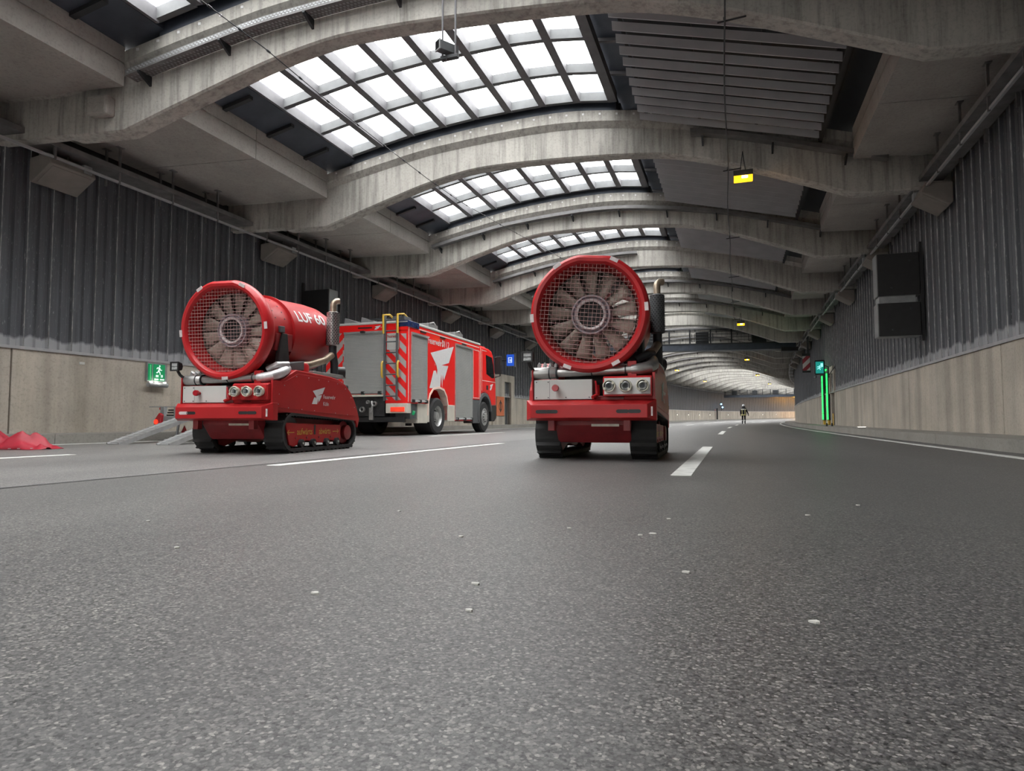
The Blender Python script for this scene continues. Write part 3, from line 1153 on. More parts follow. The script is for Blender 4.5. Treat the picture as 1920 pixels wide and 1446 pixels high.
# overhead wires
def wire(label, pts, r=0.011, clips=0, name='overhead_wire', brk=()):
    w = tag(empty(name, pts[0]), label, 'wire')
    P0 = Vector(pts[0])
    m_ = MB()
    m_.tube([Vector(p) - P0 for p in pts], r, 5)
    m_.obj('cable', 'dark', w)
    for i in range(clips):
        t = (i + 0.5) / clips * (len(pts) - 1)
        a = int(t)
        q = Vector(pts[a]).lerp(Vector(pts[min(a + 1, len(pts) - 1)]), t - a) - P0
        m_ = MB()
        m_.tube([q + Vector((0, -0.03, 0)), q + Vector((0, 0.03, 0))], r * 2.2, 6)
        m_.obj('clip', 'dark', w)
    for b0, b1 in brk:
        m_ = MB()
        m_.tube([Vector(b0) - P0, Vector(b1) - P0], 0.014, 5)
        m_.obj('wire_arm', 'dark', w)
    return w


wl = []
for (s, u, h) in ((2.5, -6.0, 5.5), (5.85, -5.99, 5.5), (6.95, -5.95, 5.5), (8.54, -6.0, 5.5), (10.48, -5.99, 5.5), (11.9, -5.97, 5.5), (13.5, -5.88, 5.5), (15.3, -5.62, 5.5), (17.26, -5.29, 5.5), (22, -4.6, 5.52), (27, -4.0, 5.6)):
    wl.append(P(s, u, h))
wire('thin sagging cable with clips crossing diagonally below the skylights', wl, 0.007, 22)
wr = [P(s, 0.01 + 0.02 * math.sin(s), 5.93 - 0.05 * abs(math.sin(s * 0.56))) for s in srange(2, 60, 1.0)]
brk = []
for j in range(1, 8):
    s = SB(j) + 1.28
    brk.append((P(s, -0.08, 5.94), P(s, 0.30, 5.96)))
    brk.append((P(s - 0.06, 0.01, 5.94), P(s + 0.05, 0.01, 6.03)))
wire('dark wire running straight along the ceiling in front of the grey slats', wr, 0.013, 0, 'ceiling_wire', brk)

# camera on two drop tubes in front of the nearest arch
r = loc_root('surveillance_camera', 8.19, -3.83, 5.72, 'grey surveillance camera box hung on two tubes in front of the large skylight', 'camera')
for x in (-0.05, 0.155):
    m_ = MB()
    m_.tube([(x, 0.04, -0.04), (x, 0.04, 1.46)], 0.016, 8)
    m_.obj('drop_tube', 'galdark', r)
m_ = MB()
m_.box(-0.07, 0.20, -0.0, 0.08, -0.08, -0.03)
m_.obj('crossbar', 'dark', r, bev=0.004)
m_ = MB()
m_.M = Matrix.Rotation(math.radians(-35), 4, 'Z')
m_.box(-0.050, 0.07, -0.10, 0.20, 0.01, 0.145)
cb = m_.obj('camera_body', 'greyplastic', r, bev=0.006)
m_ = MB()
m_.M = Matrix.Rotation(math.radians(-35), 4, 'Z')
m_.prism([(-0.055, 0.003), (0.075, 0.003), (0.075, 0.152), (-0.055, 0.152)], -0.125, -0.105, 'y')
m_.obj('lens_frame', 'gal', cb)
m_ = MB()
m_.M = Matrix.Rotation(math.radians(-35), 4, 'Z')
m_.box(-0.040, 0.06, -0.13, -0.124, 0.02, 0.135)
m_.obj('front_window', 'glass', cb)
m_ = MB()
m_.tube([(0.03, 0.0, -0.05)] + [(0.0 + 0.035 * math.cos(t), 0.0, -0.09 + 0.05 * math.sin(t)) for t in [0.3 - 0.5 * k for k in range(7)]] + [(-0.05, 0.03, -0.04)], 0.005, 5)
m_.obj('cable_loop', 'black', r)


# maintenance gantries
def gantry(s, h, label, skew, uR):
    Lr = 12.2 + 4.1
    o = tag(empty('sign_gantry', P(s, -4, h)), label, 'gantry')

    def G(ds, u, z):
        return P(s + skew * (u + 4) + ds, u, z)
    m_ = MB()
    uu = vgrid(U_WL + 1.1, uR, 12)
    v = []
    for u in uu:
        v += [G(0, u, h), G(0, u, h + 0.42), G(0.9, u, h + 0.42), G(0.9, u, h)]
    f = [(0, 1, 2, 3), tuple(range(48, 52))[::-1]]
    for i in range(12):
        for k in range(4):
            a, b2 = 4 * i + k, 4 * i + (k + 1) % 4
            f.append((a, a + 4, b2 + 4, b2))
    m_.add(v, f)
    m_.obj('box_girder', 'roofmetal', o, world=True)
    m_ = MB()
    for ds in (-0.03,):
        v = []
        for u in uu:
            v += [G(ds, u, h + 0.40), G(ds, u, h + 0.47), G(ds + 0.03, u, h + 0.47), G(ds + 0.03, u, h + 0.40)]
        m_.add(v, f)
    m_.obj('toe_board', 'dark', o, world=True)
    for z in (0.66, 0.86, 1.06, 1.26, 1.40):
        for ds in ((0.0,) if z > 0.5 else ()):
            m_ = MB()
            m_.tube([G(ds, u, h + z) for u in uu], 0.03 if z > 1.3 else 0.016, 5)
            m_.obj('rail', 'dark', o, world=True)
    u = U_WL + 1.3
    while u < uR:
        m_ = MB()
        v = []
        m_.hexa([G(-0.03, u - 0.05, h + 0.42), G(0.05, u - 0.05, h + 0.42), G(0.05, u - 0.05, h + 1.42), G(-0.03, u - 0.05, h + 1.42)],
                [G(-0.03, u + 0.05, h + 0.42), G(0.05, u + 0.05, h + 0.42), G(0.05, u + 0.05, h + 1.42), G(-0.03, u + 0.05, h + 1.42)])
        m_.obj('rail_post', 'dark', o, world=True)
        u += 1.32
    for u in (-9.2, -5.7, -2.2, 1.4):
        m_ = MB()
        m_.hexa([G(0.12, u - 0.42, h + 0.50), G(0.34, u - 0.42, h + 0.50), G(0.34, u - 0.42, h + 1.25), G(0.12, u - 0.42, h + 1.25)],
                [G(0.12, u + 0.42, h + 0.50), G(0.34, u + 0.42, h + 0.50), G(0.34, u + 0.42, h + 1.25), G(0.12, u + 0.42, h + 1.25)])
        m_.obj('signal_box', 'dark', o, world=True, bev=0.02)
        for dx in (-0.58, 0.58):
            m_ = MB()
            m_.tube([G(0.1, u + dx - 0.1, h + 0.6), G(0.1, u + dx + 0.1, h + 0.6), G(0.1, u + dx + 0.1, h + 1.15), G(0.1, u + dx - 0.1, h + 1.15), G(0.1, u + dx - 0.1, h + 0.6)], 0.022, 4)
            m_.obj('bracket_frame', 'dark', o, world=True)
    # hefty end supports at the right-hand wall
    m_ = MB()
    m_.hexa([G(-0.1, uR - 0.9, h - 0.15), G(1.0, uR - 0.9, h - 0.15), G(1.0, uR - 0.9, h + 0.1), G(-0.1, uR - 0.9, h + 0.1)],
            [G(-0.1, uR + 0.12, h - 0.15), G(1.0, uR + 0.12, h - 0.15), G(1.0, uR + 0.12, h + 0.1), G(-0.1, uR + 0.12, h + 0.1)])
    m_.obj('end_support', 'black', o, world=True)
    return o


gantry(44.0, 5.05, 'near dark steel gantry with railing crossing the carriageway', 0.17, 3.6)
gantry(126.0, 4.25, 'far small gantry with railing behind the walking firefighter', 0.10, 3.6)

# wall-mounted double cabinets with dark doors
def cabinet(side, s, h0, label):
    u = U_WL if side == 'left' else U_WR
    sg = 1 if side == 'left' else -1
    o = tag(empty('variable_sign_cabinet', P(s, u, h0)), label, 'cabinet')
    wdt = 0.98
    uo = u + sg * wdt
    ui = u + sg * 0.06
    for nm, a, e in (('lower_box', h0, h0 + 0.82), ('upper_box', h0 + 0.98, h0 + 2.02)):
        m_ = MB()
        m_.mapbox(P, s, s + 0.42, ui, uo, a, e)
        bx = m_.obj(nm, 'cabgrey', o, world=True, bev=0.02)
        m_ = MB()
        m_.mapbox(P, s - 0.035, s + 0.002, u + sg * 0.07, u + sg * (wdt - 0.015), a + 0.012, e - 0.012)
        m_.obj('door', 'black', bx, world=True, bev=0.015)
        for fu, fz in ((0.28, 0.8), (0.68, 0.2)):
            m_ = MB()
            q = P(s - 0.045, u + sg * wdt * fu, a + (e - a) * fz)
            m_.disc(q, 0.022, 'y', 0.03, 10)
            m_.obj('lock', 'dark', bx, world=True)
    m_ = MB()
    m_.mapbox(P, s + 0.02, s + 0.4, ui + sg * 0.1, uo - sg * 0.05, h0 + 0.82, h0 + 0.98)
    m_.obj('cable_duct', 'gal', o, world=True)
    m_ = MB()
    m_.mapbox(P, s - 0.03, s + 0.04, u + sg * 0.005, u + sg * 0.06, h0 - 0.12, h0 + 2.25)
    m_.obj('wall_rail', 'black', o, world=True)


cabinet('right', 17.45, 2.42, 'double dark cabinet projecting from the right wall cladding')
cabinet('left', 16.0, 2.30, 'double dark cabinet on the left wall behind the left fan robot')

# exit sign on the left plinth, with its lit bar
s_a = 10.66
r = loc_root('exit_sign', s_a, U_WL, 1.22, 'green running-man exit sign with lit bar on the left concrete plinth', 'sign', None)
r.rotation_euler = (0, 0, heading(s_a) + math.pi / 2)      # local x along the wall, -y towards the road
m_ = MB()
m_.box(0.0, 0.52, -0.07, -0.005, 0.05, 0.47)
m_.obj('backing_case', 'gal', r, bev=0.008)
m_ = MB()
m_.box(0.02, 0.115, -0.082, -0.068, 0.07, 0.44)
gb = m_.obj('green_strip', 'greensign', r)
m_ = MB()
m_.tube([(0.066, -0.088, 0.085), (0.066, -0.088, 0.42)], 0.008, 6)
m_.obj('lit_tube', 'greentube', r)
m_ = MB()
m_.box(0.155, 0.455, -0.082, -0.068, 0.07, 0.44)
fc = m_.obj('sign_face', 'greensign', r)
RUN = [[(0.40, 0.95), (0.46, 0.98), (0.52, 0.94), (0.50, 0.87), (0.43, 0.86), (0.39, 0.90)],
       [(0.22, 0.80), (0.26, 0.83), (0.42, 0.85), (0.50, 0.80), (0.54, 0.70), (0.66, 0.69), (0.66, 0.65), (0.51, 0.64), (0.47, 0.70), (0.44, 0.60), (0.52, 0.52), (0.54, 0.38), (0.47, 0.38), (0.45, 0.49), (0.36, 0.56), (0.32, 0.48), (0.18, 0.47), (0.18, 0.53), (0.28, 0.55), (0.34, 0.66), (0.37, 0.77), (0.29, 0.77), (0.23, 0.70), (0.19, 0.73)]]


def runman(mb, fn):
    for q in RUN:
        mb.add([fn(a, b2) for a, b2 in q], [tuple(range(len(q)))])


m_ = MB()
runman(m_, lambda a, b2: (0.165 + a * 0.32, -0.0835, 0.075 + b2 * 0.36))
for x in (0.215, 0.24, 0.265):
    m_.box(x, x + 0.017, -0.0845, -0.0825, 0.155, 0.205)
for z in (0.155, 0.178, 0.198):
    m_.box(0.345, 0.395, -0.0845, -0.0825, z, z + 0.012)
m_.box(0.375, 0.395, -0.0845, -0.0825, 0.155, 0.205)
m_.prism([(0.17, 0.105), (0.20, 0.128), (0.20, 0.118), (0.285, 0.118), (0.285, 0.092), (0.20, 0.092), (0.20, 0.082)], -0.0845, -0.0825, 'y')
m_.prism([(0.445, 0.105), (0.415, 0.128), (0.415, 0.118), (0.325, 0.118), (0.325, 0.092), (0.415, 0.092), (0.415, 0.082)], -0.0845, -0.0825, 'y')
m_.obj('symbols', 'greenwhite', fc)
m_ = MB()
m_.tube([(0.0, -0.10, -0.02), (0.50, -0.10, -0.02)], 0.055, 12)
lb = m_.obj('lamp_tube', 'gal', r, smooth=True)
for x in (0.06, 0.20, 0.42):
    m_ = MB()
    m_.disc((x, -0.12, 0.035), 0.030, 'z', 0.03, 10)
    m_.obj('led', 'ledwhite', lb)
l = bpy.data.lights.new('sign_bar_light', 'POINT')
l.energy = 3
l.color = (1, .95, .85)
l.shadow_soft_size = 0.1
o = bpy.data.objects.new('sign_bar_light', l)
COL.objects.link(o)
o.parent = r
o.location = (0.25, -0.14, 0.06)

m_ = MB()
m_.mapbox(P, 9.16, 9.27, U_WL, U_WL + 0.012, 1.52, 1.57)
t = m_.obj('wall_plate', 'whitepaint')
tag(t, 'small pale plate high on the left concrete plinth', 'plate')

# emergency niche with door on the left
d1 = empty('door_1', P(33.9, U_WL, 0.17))
tag(d1, kind='structure')
m_ = MB()
m_.mapbox(P, 31.6, 33.36, U_WL - 0.1, U_WL + 0.10, 0.15, 2.95, 2)
m_.mapbox(P, 34.4, 34.95, U_WL - 0.1, U_WL + 0.10, 0.15, 2.95)
m_.mapbox(P, 33.36, 34.4, U_WL - 0.1, U_WL + 0.10, 2.55, 2.95)
m_.obj('portal_frame', 'wallc', d1, world=True, bev=0.01)
m_ = MB()
m_.mapbox(P, 33.36, 34.4, U_WL - 0.19, U_WL - 0.14, 0.15, 2.55)
m_.obj('door_leaf', 'greyplastic', d1, world=True)
m_ = MB()
m_.mapbox(P, 33.36, 33.40, U_WL - 0.15, U_WL + 0.08, 0.15, 2.5)
m_.obj('orange_reveal', 'orange', d1, world=True)
r = loc_root('extinguisher_panel', 32.0, U_WL + 0.105, 0.55, 'orange hose reel panel with round symbol beside the niche door ahead of the fire engine', 'panel')
r.rotation_euler = (0, 0, heading(32) + math.pi / 2)
m_ = MB()
m_.box(0.05, 1.2, -0.03, 0.0, 0.1, 1.15)
m_.obj('panel', 'orange', r, bev=0.01)
m_ = MB()
m_.lathe([(0.20, -0.036), (0.26, -0.036), (0.26, -0.03), (0.20, -0.03)], (0.62, 0, 0.62), 'y', 20, True)
m_.box(0.56, 0.68, -0.036, -0.03, 0.30, 0.95)
m_.obj('symbol', 'black', r)
r = loc_root('emergency_phone_sign', 32.7, U_WL + 0.55, 3.4, 'blue lit emergency phone sign above the niche door', 'sign')
m_ = MB()
m_.box(-0.10, 0.32, 0.0, 0.14, -0.02, 0.60)
m_.obj('sign_case', 'bluesign', r, bev=0.012)
m_ = MB()
for x, z, w_, h_ in ((-0.0, 0.14, 0.22, 0.035), (0.0, 0.40, 0.22, 0.035), (0.0, 0.14, 0.035, 0.29), (0.185, 0.14, 0.035, 0.29), (0.06, 0.23, 0.05, 0.03), (0.06, 0.30, 0.11, 0.03), (0.12, 0.2, 0.05, 0.13)):
    m_.box(x, x + w_, -0.006, -0.001, z, z + h_)
m_.obj('phone_symbol', 'bluewhite', r)
m_ = MB()
m_.box(0.33, 0.40, 0.02, 0.10, -0.08, 0.66)
m_.obj('mounting_post', 'gal', r)
m_ = MB()
m_.box(-0.55, -0.10, 0.05, 0.09, 0.25, 0.29)
m_.obj('wall_arm', 'dark', r)

# emergency exit with green light bars on the right
d2 = empty('door_2', P(33.6, U_WR, 0.17))
tag(d2, kind='structure')
m_ = MB()
m_.mapbox(P, 33.0, 34.2, U_WR + 0.16, U_WR + 0.2, 0.15, 2.62)
m_.obj('door_leaf', 'dark', d2, world=True)
m_ = MB()
m_.mapbox(P, 32.6, 33.0, U_WR - 0.05, U_WR + 0.2, CONC - .02, 2.75)
m_.mapbox(P, 34.2, 34.5, U_WR - 0.05, U_WR + 0.2, CONC - .02, 2.75)
m_.mapbox(P, 33.0, 34.2, U_WR - 0.05, U_WR + 0.2, 2.62, 2.95)
m_.obj('portal_frame', 'wallc', d2, world=True)
m_ = MB()
m_.mapbox(P, 32.95, 33.25, U_WR - 0.07, U_WR - 0.055, 0.18, 0.72)
m_.obj('yellow_foot', 'yellow', d2, world=True)
r = tag(empty('green_light_portal', P(35.7, U_WR - 0.1, 0.2)), 'bright green vertical light bars marking the exit on the right wall', 'light')
for s, nm in ((34.75, 0), (36.75, 1)):
    m_ = MB()
    m_.mapbox(P, s - 0.25, s + 0.25, U_WR - 0.10, U_WR - 0.0, 0.40, 2.78)
    cs = m_.obj('bar_case', 'dark', r, world=True)
    for k in range(7):
        m_ = MB()
        m_.mapbox(P, s - 0.22, s + 0.22, U_WR - 0.125, U_WR - 0.098, 0.44 + k * 0.325, 0.44 + k * 0.325 + 0.30)
        m_.obj('light_bar', 'green', cs, world=True)
    m_ = MB()
    m_.mapbox(P, s - 0.16, s + 0.16, U_WR - 0.10, U_WR, 0.18, 0.40)
    m_.obj('yellow_foot', 'yellow', r, world=True)
m_ = MB()
m_.mapbox(P, 34.5, 36.9, U_WR - 0.22, U_WR - 0.12, 2.84, 2.90)
m_.obj('header_bar', 'green', r, world=True)
for k, (s, h) in enumerate(((35.5, 2.2), (35.5, 1.0))):
    l = bpy.data.lights.new('green_light', 'POINT')
    l.energy = 1.5
    l.color = (0.05, 1.0, 0.2)
    l.shadow_soft_size = 0.3
    o = bpy.data.objects.new('green_light', l)
    COL.objects.link(o)
    o.location = P(s, U_WR - 0.5, h)

r = loc_root('lane_exit_sign', 32.4, 3.72, 2.56, 'small teal lit exit sign box on an arm above the green bars', 'sign')
m_ = MB()
m_.box(-0.23, 0.21, 0.02, 0.14, -0.06, 0.62)
m_.obj('sign_case', 'black', r, bev=0.05)
m_ = MB()
m_.box(-0.175, 0.155, 0.0, 0.03, 0.0, 0.54)
fc = m_.obj('sign_face', 'teal', r, bev=0.02)
m_ = MB()
runman(m_, lambda a, b2: (-0.20 + a * 0.42, -0.006, 0.02 + b2 * 0.36))
m_.box(0.03, 0.13, -0.007, -0.002, 0.30, 0.46)
m_.obj('symbols', 'cyanwhite', fc)
m_ = MB()
m_.tube([(0.2, 0.08, 0.35), (0.35, 0.08, 0.3), (0.36, 0.08, -0.2)], 0.03, 6)
m_.tube([(0.36, 0.08, -0.1), (0.63, 0.05, 0.30)], 0.015, 5)
m_.obj('mounting_arm', 'dark', r)
m_ = MB()
m_.disc((-0.2, 0.05, -0.16), 0.06, 'z', 0.06, 10)
m_.obj('small_lamp', 'gal', r)

r = loc_root('hazard_board', 41.0, 3.86, 3.30, 'red and white striped hazard board under the right end of the near gantry', 'board')
m_ = MB()
m_.box(-0.20, 0.20, 0, 0.03, 0, 0.85)
m_.obj('striped_face', 'hazard', r)
m_ = MB()
m_.box(-0.22, 0.22, 0.031, 0.07, -0.12, 1.0)
m_.box(0.05, 0.15, 0.031, 0.07, 1.0, 2.0)
m_.obj('back_frame', 'dark', r)

# glowing markers on the far left plinth
for i, s in enumerate([88, 96.5, 104, 111.5, 119, 132, 146, 156, 165]):
    r = loc_root('plinth_marker_light', s, U_WL, 1.02, '%s from the left of the small white marker lights on the far plinth' % NTH[i + 7], 'light', 'marker lights on the far plinth')
    r.rotation_euler = (0, 0, heading(s) + math.pi / 2)
    m_ = MB()
    m_.prism([(-0.20, -0.03), (0.20, -0.03), (0.05, 0.24), (-0.05, 0.24)], -0.07, -0.01, 'y')
    m_.obj('marker_case', 'gal', r)
    m_ = MB()
    m_.disc((0, -0.09, 0.0), 0.085, 'y', 0.03, 10)
    m_.obj('marker_lens', 'ledsmall', r)
r = loc_root('kerb_light', 22.9, 3.85, 0.17, 'round lit floor light on the right walkway', 'light')
m_ = MB()
m_.disc((0, 0, 0.012), 0.16, 'z', 0.024, 14)
m_.obj('frame_ring', 'gal', r)
m_ = MB()
m_.disc((0, 0, 0.028), 0.12, 'z', 0.012, 14)
m_.obj('lit_lens', 'ledsmall', r)
r = loc_root('bollard_pair', 28.5, 3.5, 0.17, 'two short dark studs on the right kerb', 'bollard')
for x in (0.0, 0.25):
    m_ = MB()
    m_.lathe([(0.001, 0), (0.035, 0), (0.03, 0.10), (0.02, 0.13), (0.001, 0.135)], (x, x * 2, 0), 'z', 10)
    m_.obj('stud', 'black', r)

# far emergency door with red post and two blue-white signals
r = loc_root('far_signal', 125.6, U_WL + 0.5, 2.0, 'pair of small blue-white signal lamps left of the firefighter', 'signal')
m_ = MB()
m_.box(-0.05, 0.05, 0.05, 0.12, -0.2, 1.4)
m_.obj('signal_post', 'dark', r)
for x, z in ((0.0, 1.05), (0.22, 0.45)):
    m_ = MB()
    m_.box(x - 0.2, x + 0.2, 0.0, 0.06, z - 0.25, z + 0.25)
    cs = m_.obj('signal_case', 'navy', r)
    m_ = MB()
    m_.disc((x, -0.02, z), 0.14, 'y', 0.03, 12)
    m_.obj('signal_lens', 'bluelamp', cs)
r = loc_root('far_door_post', 123.4, U_WL + 0.05, 0.17, 'red and white post with dark door frame on the far left plinth', 'post')
m_ = MB()
m_.box(-0.35, -0.08, -0.1, 0.1, 0, 1.9)
m_.obj('red_panel', 'dash', r)
m_ = MB()
m_.box(0.12, 0.36, -0.1, 0.1, 0, 2.1)
m_.obj('door_frame', 'dark', r)

# ================================================================== FAN ROBOTS
def hull_outline(c1, r1, c2, r2, n=14):
    """outline of a belt around two wheels; c1 rear, c2 front (y,z)"""
    (y1, z1), (y2, z2) = c1, c2
    d = math.hypot(y2 - y1, z2 - z1)
    base = math.atan2(z2 - z1, y2 - y1)
    off = math.acos((r1 - r2) / d)
    pts = []
    a0, a1 = base + off, base + 2 * math.pi - off
    for i in range(n + 1):
        a = a0 + (a1 - a0) * i / n
        pts.append((y1 + r1 * math.cos(a), z1 + r1 * math.sin(a)))
    b0, b1 = base - off, base + off
    for i in range(n + 1):
        a = b0 + (b1 - b0) * i / n
        pts.append((y2 + r2 * math.cos(a), z2 + r2 * math.sin(a)))
    return pts


def resample(pts, n):
    q = pts + [pts[0]]
    ds = [0]
    for a, b2 in zip(q, q[1:]):
        ds.append(ds[-1] + math.hypot(b2[0] - a[0], b2[1] - a[1]))
    out = []
    for i in range(n):
        t = ds[-1] * i / n
        k = max(j for j in range(len(ds) - 1) if ds[j] <= t + 1e-9)
        f_ = (t - ds[k]) / max(1e-9, ds[k + 1] - ds[k])
        p = (q[k][0] + (q[k + 1][0] - q[k][0]) * f_, q[k][1] + (q[k + 1][1] - q[k][1]) * f_)
        dx, dy = q[k + 1][0] - q[k][0], q[k + 1][1] - q[k][1]
        l = math.hypot(dx, dy)
        out.append((p, (dx / l, dy / l)))
    return out


COVER = [(0.12, 0.52), (0.15, 0.72), (0.22, 0.82), (0.30, 0.89), (0.63, 1.04), (1.48, 1.01), (1.70, 0.985), (1.90, 0.92), (2.06, 0.82), (2.19, 0.69), (2.28, 0.55), (2.34, 0.43), (2.29, 0.30), (2.22, 0.40), (1.03, 0.475)]


def make_robot(loc, rz, label, spin, pitch_deg):
    R = tag(empty('fan_robot', loc, rz), label, 'fan robot')
    # ---- chassis
    m_ = MB()
    m_.prism([(0.24, 0.50), (0.22, 0.36), (0.30, 0.27), (0.38, 0.175), (2.05, 0.20), (2.15, 0.5)], -0.385, 0.385, 'x')
    hl = m_.obj('hull', 'reddark', R, bev=0.012)
    m_ = MB()
    m_.box(0.0, 0.28, 0.205, 0.222, 0.345, 0.37)
    m_.obj('type_plate', 'brass', hl)
    for x in (-0.40, 0.37):
        m_ = MB()
        m_.box(x - 0.035, x + 0.035, 0.12, 0.20, 0.30, 0.42)
        m_.obj('tow_lug', 'reddark', R, bev=0.006)
    m_ = MB()
    m_.box(-0.60, 0.60, 0.24, 2.15, 0.50, 0.66)
    m_.obj('deck', 'red', R, bev=0.01)
    m_ = MB()
    m_.box(-0.56, 0.56, 0.50, 2.15, 0.66, 0.93)
    m_.obj('engine_bay', 'engine', R, bev=0.02)
    # ---- bumper: trough with mitred ends and cut slots
    m_ = MB()
    a, b2 = 0.66, 0.585
    z0, z1, zc0, zc1 = 0.405, 0.615, 0.43, 0.565
    front = [(-b2, 0.0, zc0), (b2, 0.0, zc0), (b2, 0.0, zc1), (-b2, 0.0, zc1)]
    back = [(-a, 0.12, z0), (a, 0.12, z0), (a, 0.12, z1), (-a, 0.12, z1)]
    rear = [(-a, 0.22, z0), (a, 0.22, z0), (a, 0.22, z1), (-a, 0.22, z1)]
    m_.add(front + back + rear, [(0, 1, 2, 3), (0, 4, 5, 1), (1, 5, 6, 2), (2, 6, 7, 3), (3, 7, 4, 0), (4, 8, 9, 5), (5, 9, 10, 6), (6, 10, 11, 7), (7, 11, 8, 4), (11, 10, 9, 8)])
    bp = m_.obj('bumper', 'red', R, bev=0.006)
    for x in (-0.47, -0.365, 0.345, 0.46):
        m_ = MB()
        q = [(x + sx * 0.045 + 0.018 * math.cos(t) * 1, 0.495 + 0.018 * math.sin(t)) for sx, ts in ((1, (-1.57, -0.8, 0, 0.8, 1.57)), (-1, (1.57, 2.4, 3.14, 3.9, 4.71))) for t in ts]
        m_.prism(q, -0.003, 0.01, 'y')
        m_.obj('slot', 'black' if x > -0.45 else ('reflect' if spin < 0.5 else 'black'), bp)
    m_ = MB()
    m_.box(0.60, 0.63, 0.045, 0.06, 0.45, 0.54)
    m_.obj('side_reflector', 'reflect', bp)
    # ---- front fittings
    m_ = MB()
    m_.box(-0.575, 0.03, 0.105, 0.30, 0.62, 0.822)
    cp = m_.obj('control_panel', 'whitepaint', R, bev=0.004)
    m_ = MB()
    m_.box(-0.412, -0.409, 0.1035, 0.106, 0.625, 0.815)
    m_.obj('panel_gap', 'greyplastic', cp)
    m_ = MB()
    for x, z in ((-0.55, 0.80), (-0.425, 0.80), (-0.55, 0.64), (-0.425, 0.64), (-0.24, 0.64), (0.0, 0.64)):
        m_.disc((x, 0.103, z), 0.006, 'y', 0.006, 8)
    m_.obj('screw', 'dark', cp)
    m_ = MB()
    m_.lathe([(0.0005, 0.02), (0.032, 0.02), (0.036, 0.03), (0.034, 0.06), (0.018, 0.065), (0.018, 0.105)], (-0.335, 0, 0.735), 'y', 20)
    m_.obj('red_knob', 'reddot', cp, smooth=True)
    m_ = MB()
    m_.box(-0.60, -0.585, 0.10, 0.32, 0.60, 0.95)
    m_.obj('side_cheek', 'red', R)
    m_ = MB()
    m_.box(0.625, 0.65, 0.12, 0.32, 0.60, 0.88)
    m_.obj('side_cheek', 'red', R)
    # tap with lever beside the couplings
    m_ = MB()
    m_.tube([(0.085, 0.10, 0.66), (0.085, 0.09, 0.76)], 0.022, 10)
    m_.tube([(0.085, 0.12, 0.67), (0.04, 0.06, 0.635)], 0.018, 8)
    tp = m_.obj('drain_tap', 'red', R, smooth=True)
    m_ = MB()
    m_.tube([(0.09, 0.07, 0.67), (0.085, 0.06, 0.73), (0.07, 0.07, 0.80)], [0.016, 0.013, 0.010], 8)
    m_.obj('tap_lever', 'reddot', tp, smooth=True)
    # manifold
    m_ = MB()
    m_.prism([(0.06, 0.645), (0.30, 0.645), (0.30, 0.845), (0.09, 0.845), (0.06, 0.825)], 0.145, 0.625, 'x')
    mf = m_.obj('coupling_manifold', 'red', R, bev=0.008)
    m_ = MB()
    m_.box(0.16, 0.61, 0.054, 0.061, 0.665, 0.825)
    m_.obj('face_plate', 'white' if spin > 0.5 else 'red', mf)
    for x in (0.215, 0.375, 0.54):
        m_ = MB()
        m_.lathe([(0.052, 0.06), (0.052, 0.02), (0.062, 0.018), (0.064, 0.0), (0.058, -0.010), (0.052, -0.010), (0.049, 0.0), (0.049, 0.05)], (x, 0, 0.745), 'y', 28)
        cpl = m_.obj('hose_coupling', 'brass', mf, smooth=True)
        m_ = MB()
        m_.lathe([(0.022, 0.055), (0.022, 0.012), (0.032, -0.004), (0.041, 0.0), (0.042, 0.055)], (x, 0, 0.745), 'y', 24)
        m_.obj('inner_ring', 'alu', cpl, smooth=True)
        m_ = MB()
        m_.disc((x, 0.045, 0.745), 0.030, 'y', 0.01, 16)
        m_.obj('blank_cap', 'greyplastic', cpl)
        for t in (0.6, 3.74):
            m_ = MB()
            q = Matrix.Translation((x, 0, 0.745)) @ Matrix.Rotation(t + x * 9, 4, 'Y')
            m_.M = q
            m_.box(0.040, 0.062, -0.022, 0.0, -0.012, 0.012)
            m_.obj('lug', 'brass', cpl)
    # ---- pipes
    m_ = MB()
    m_.tube([(-0.62, 0.17, 0.895), (-0.60, 0.17, 0.895), (-0.36, 0.17, 0.90), (-0.34, 0.17, 0.90)], [0.040, 0.062, 0.062, 0.05], 18)
    bg_ = m_.obj('filter_body', 'steel', R, smooth=True)
    for x in (-0.42, -0.345):
        m_ = MB()
        m_.tube([(x - 0.007, 0.17, 0.898), (x + 0.007, 0.17, 0.898)], 0.066, 18)
        m_.obj('pipe_clamp', 'dark', bg_, smooth=True)
    m_ = MB()
    m_.tube([(-0.34, 0.17, 0.90), (0.42, 0.17, 0.915)], 0.046, 16)
    pp = m_.obj('delivery_pipe', 'steel', R, smooth=True)
    for x in (0.02, 0.36):
        m_ = MB()
        m_.tube([(x - 0.006, 0.17, 0.908), (x + 0.006, 0.17, 0.908)], 0.052, 16)
        m_.obj('pipe_clamp', 'dark', pp, smooth=True)
    m_ = MB()
    m_.tube([(0.42, 0.17, 0.915), (0.50, 0.17, 0.92), (0.58, 0.20, 0.935), (0.62, 0.30, 0.97), (0.60, 0.44, 1.02), (0.54, 0.58, 1.05)], [0.055, 0.058, 0.06, 0.06, 0.058, 0.05], 16)
    m_.obj('wrapped_elbow', 'foil' if spin < 0.5 else 'steel', R, smooth=True)
    m_ = MB()
    m_.tube([(0.45, 0.30, 1.02), (0.56, 0.33, 1.08), (0.60, 0.5, 1.10)], [0.038, 0.04, 0.036], 12)
    m_.obj('hose_nozzle', 'foil' if spin < 0.5 else 'dark', R, smooth=True)
    m_ = MB()
    m_.box(0.38, 0.47, 0.14, 0.20, 0.845, 1.00)
    m_.obj('pipe_post', 'red', R, bev=0.006)
    m_ = MB()
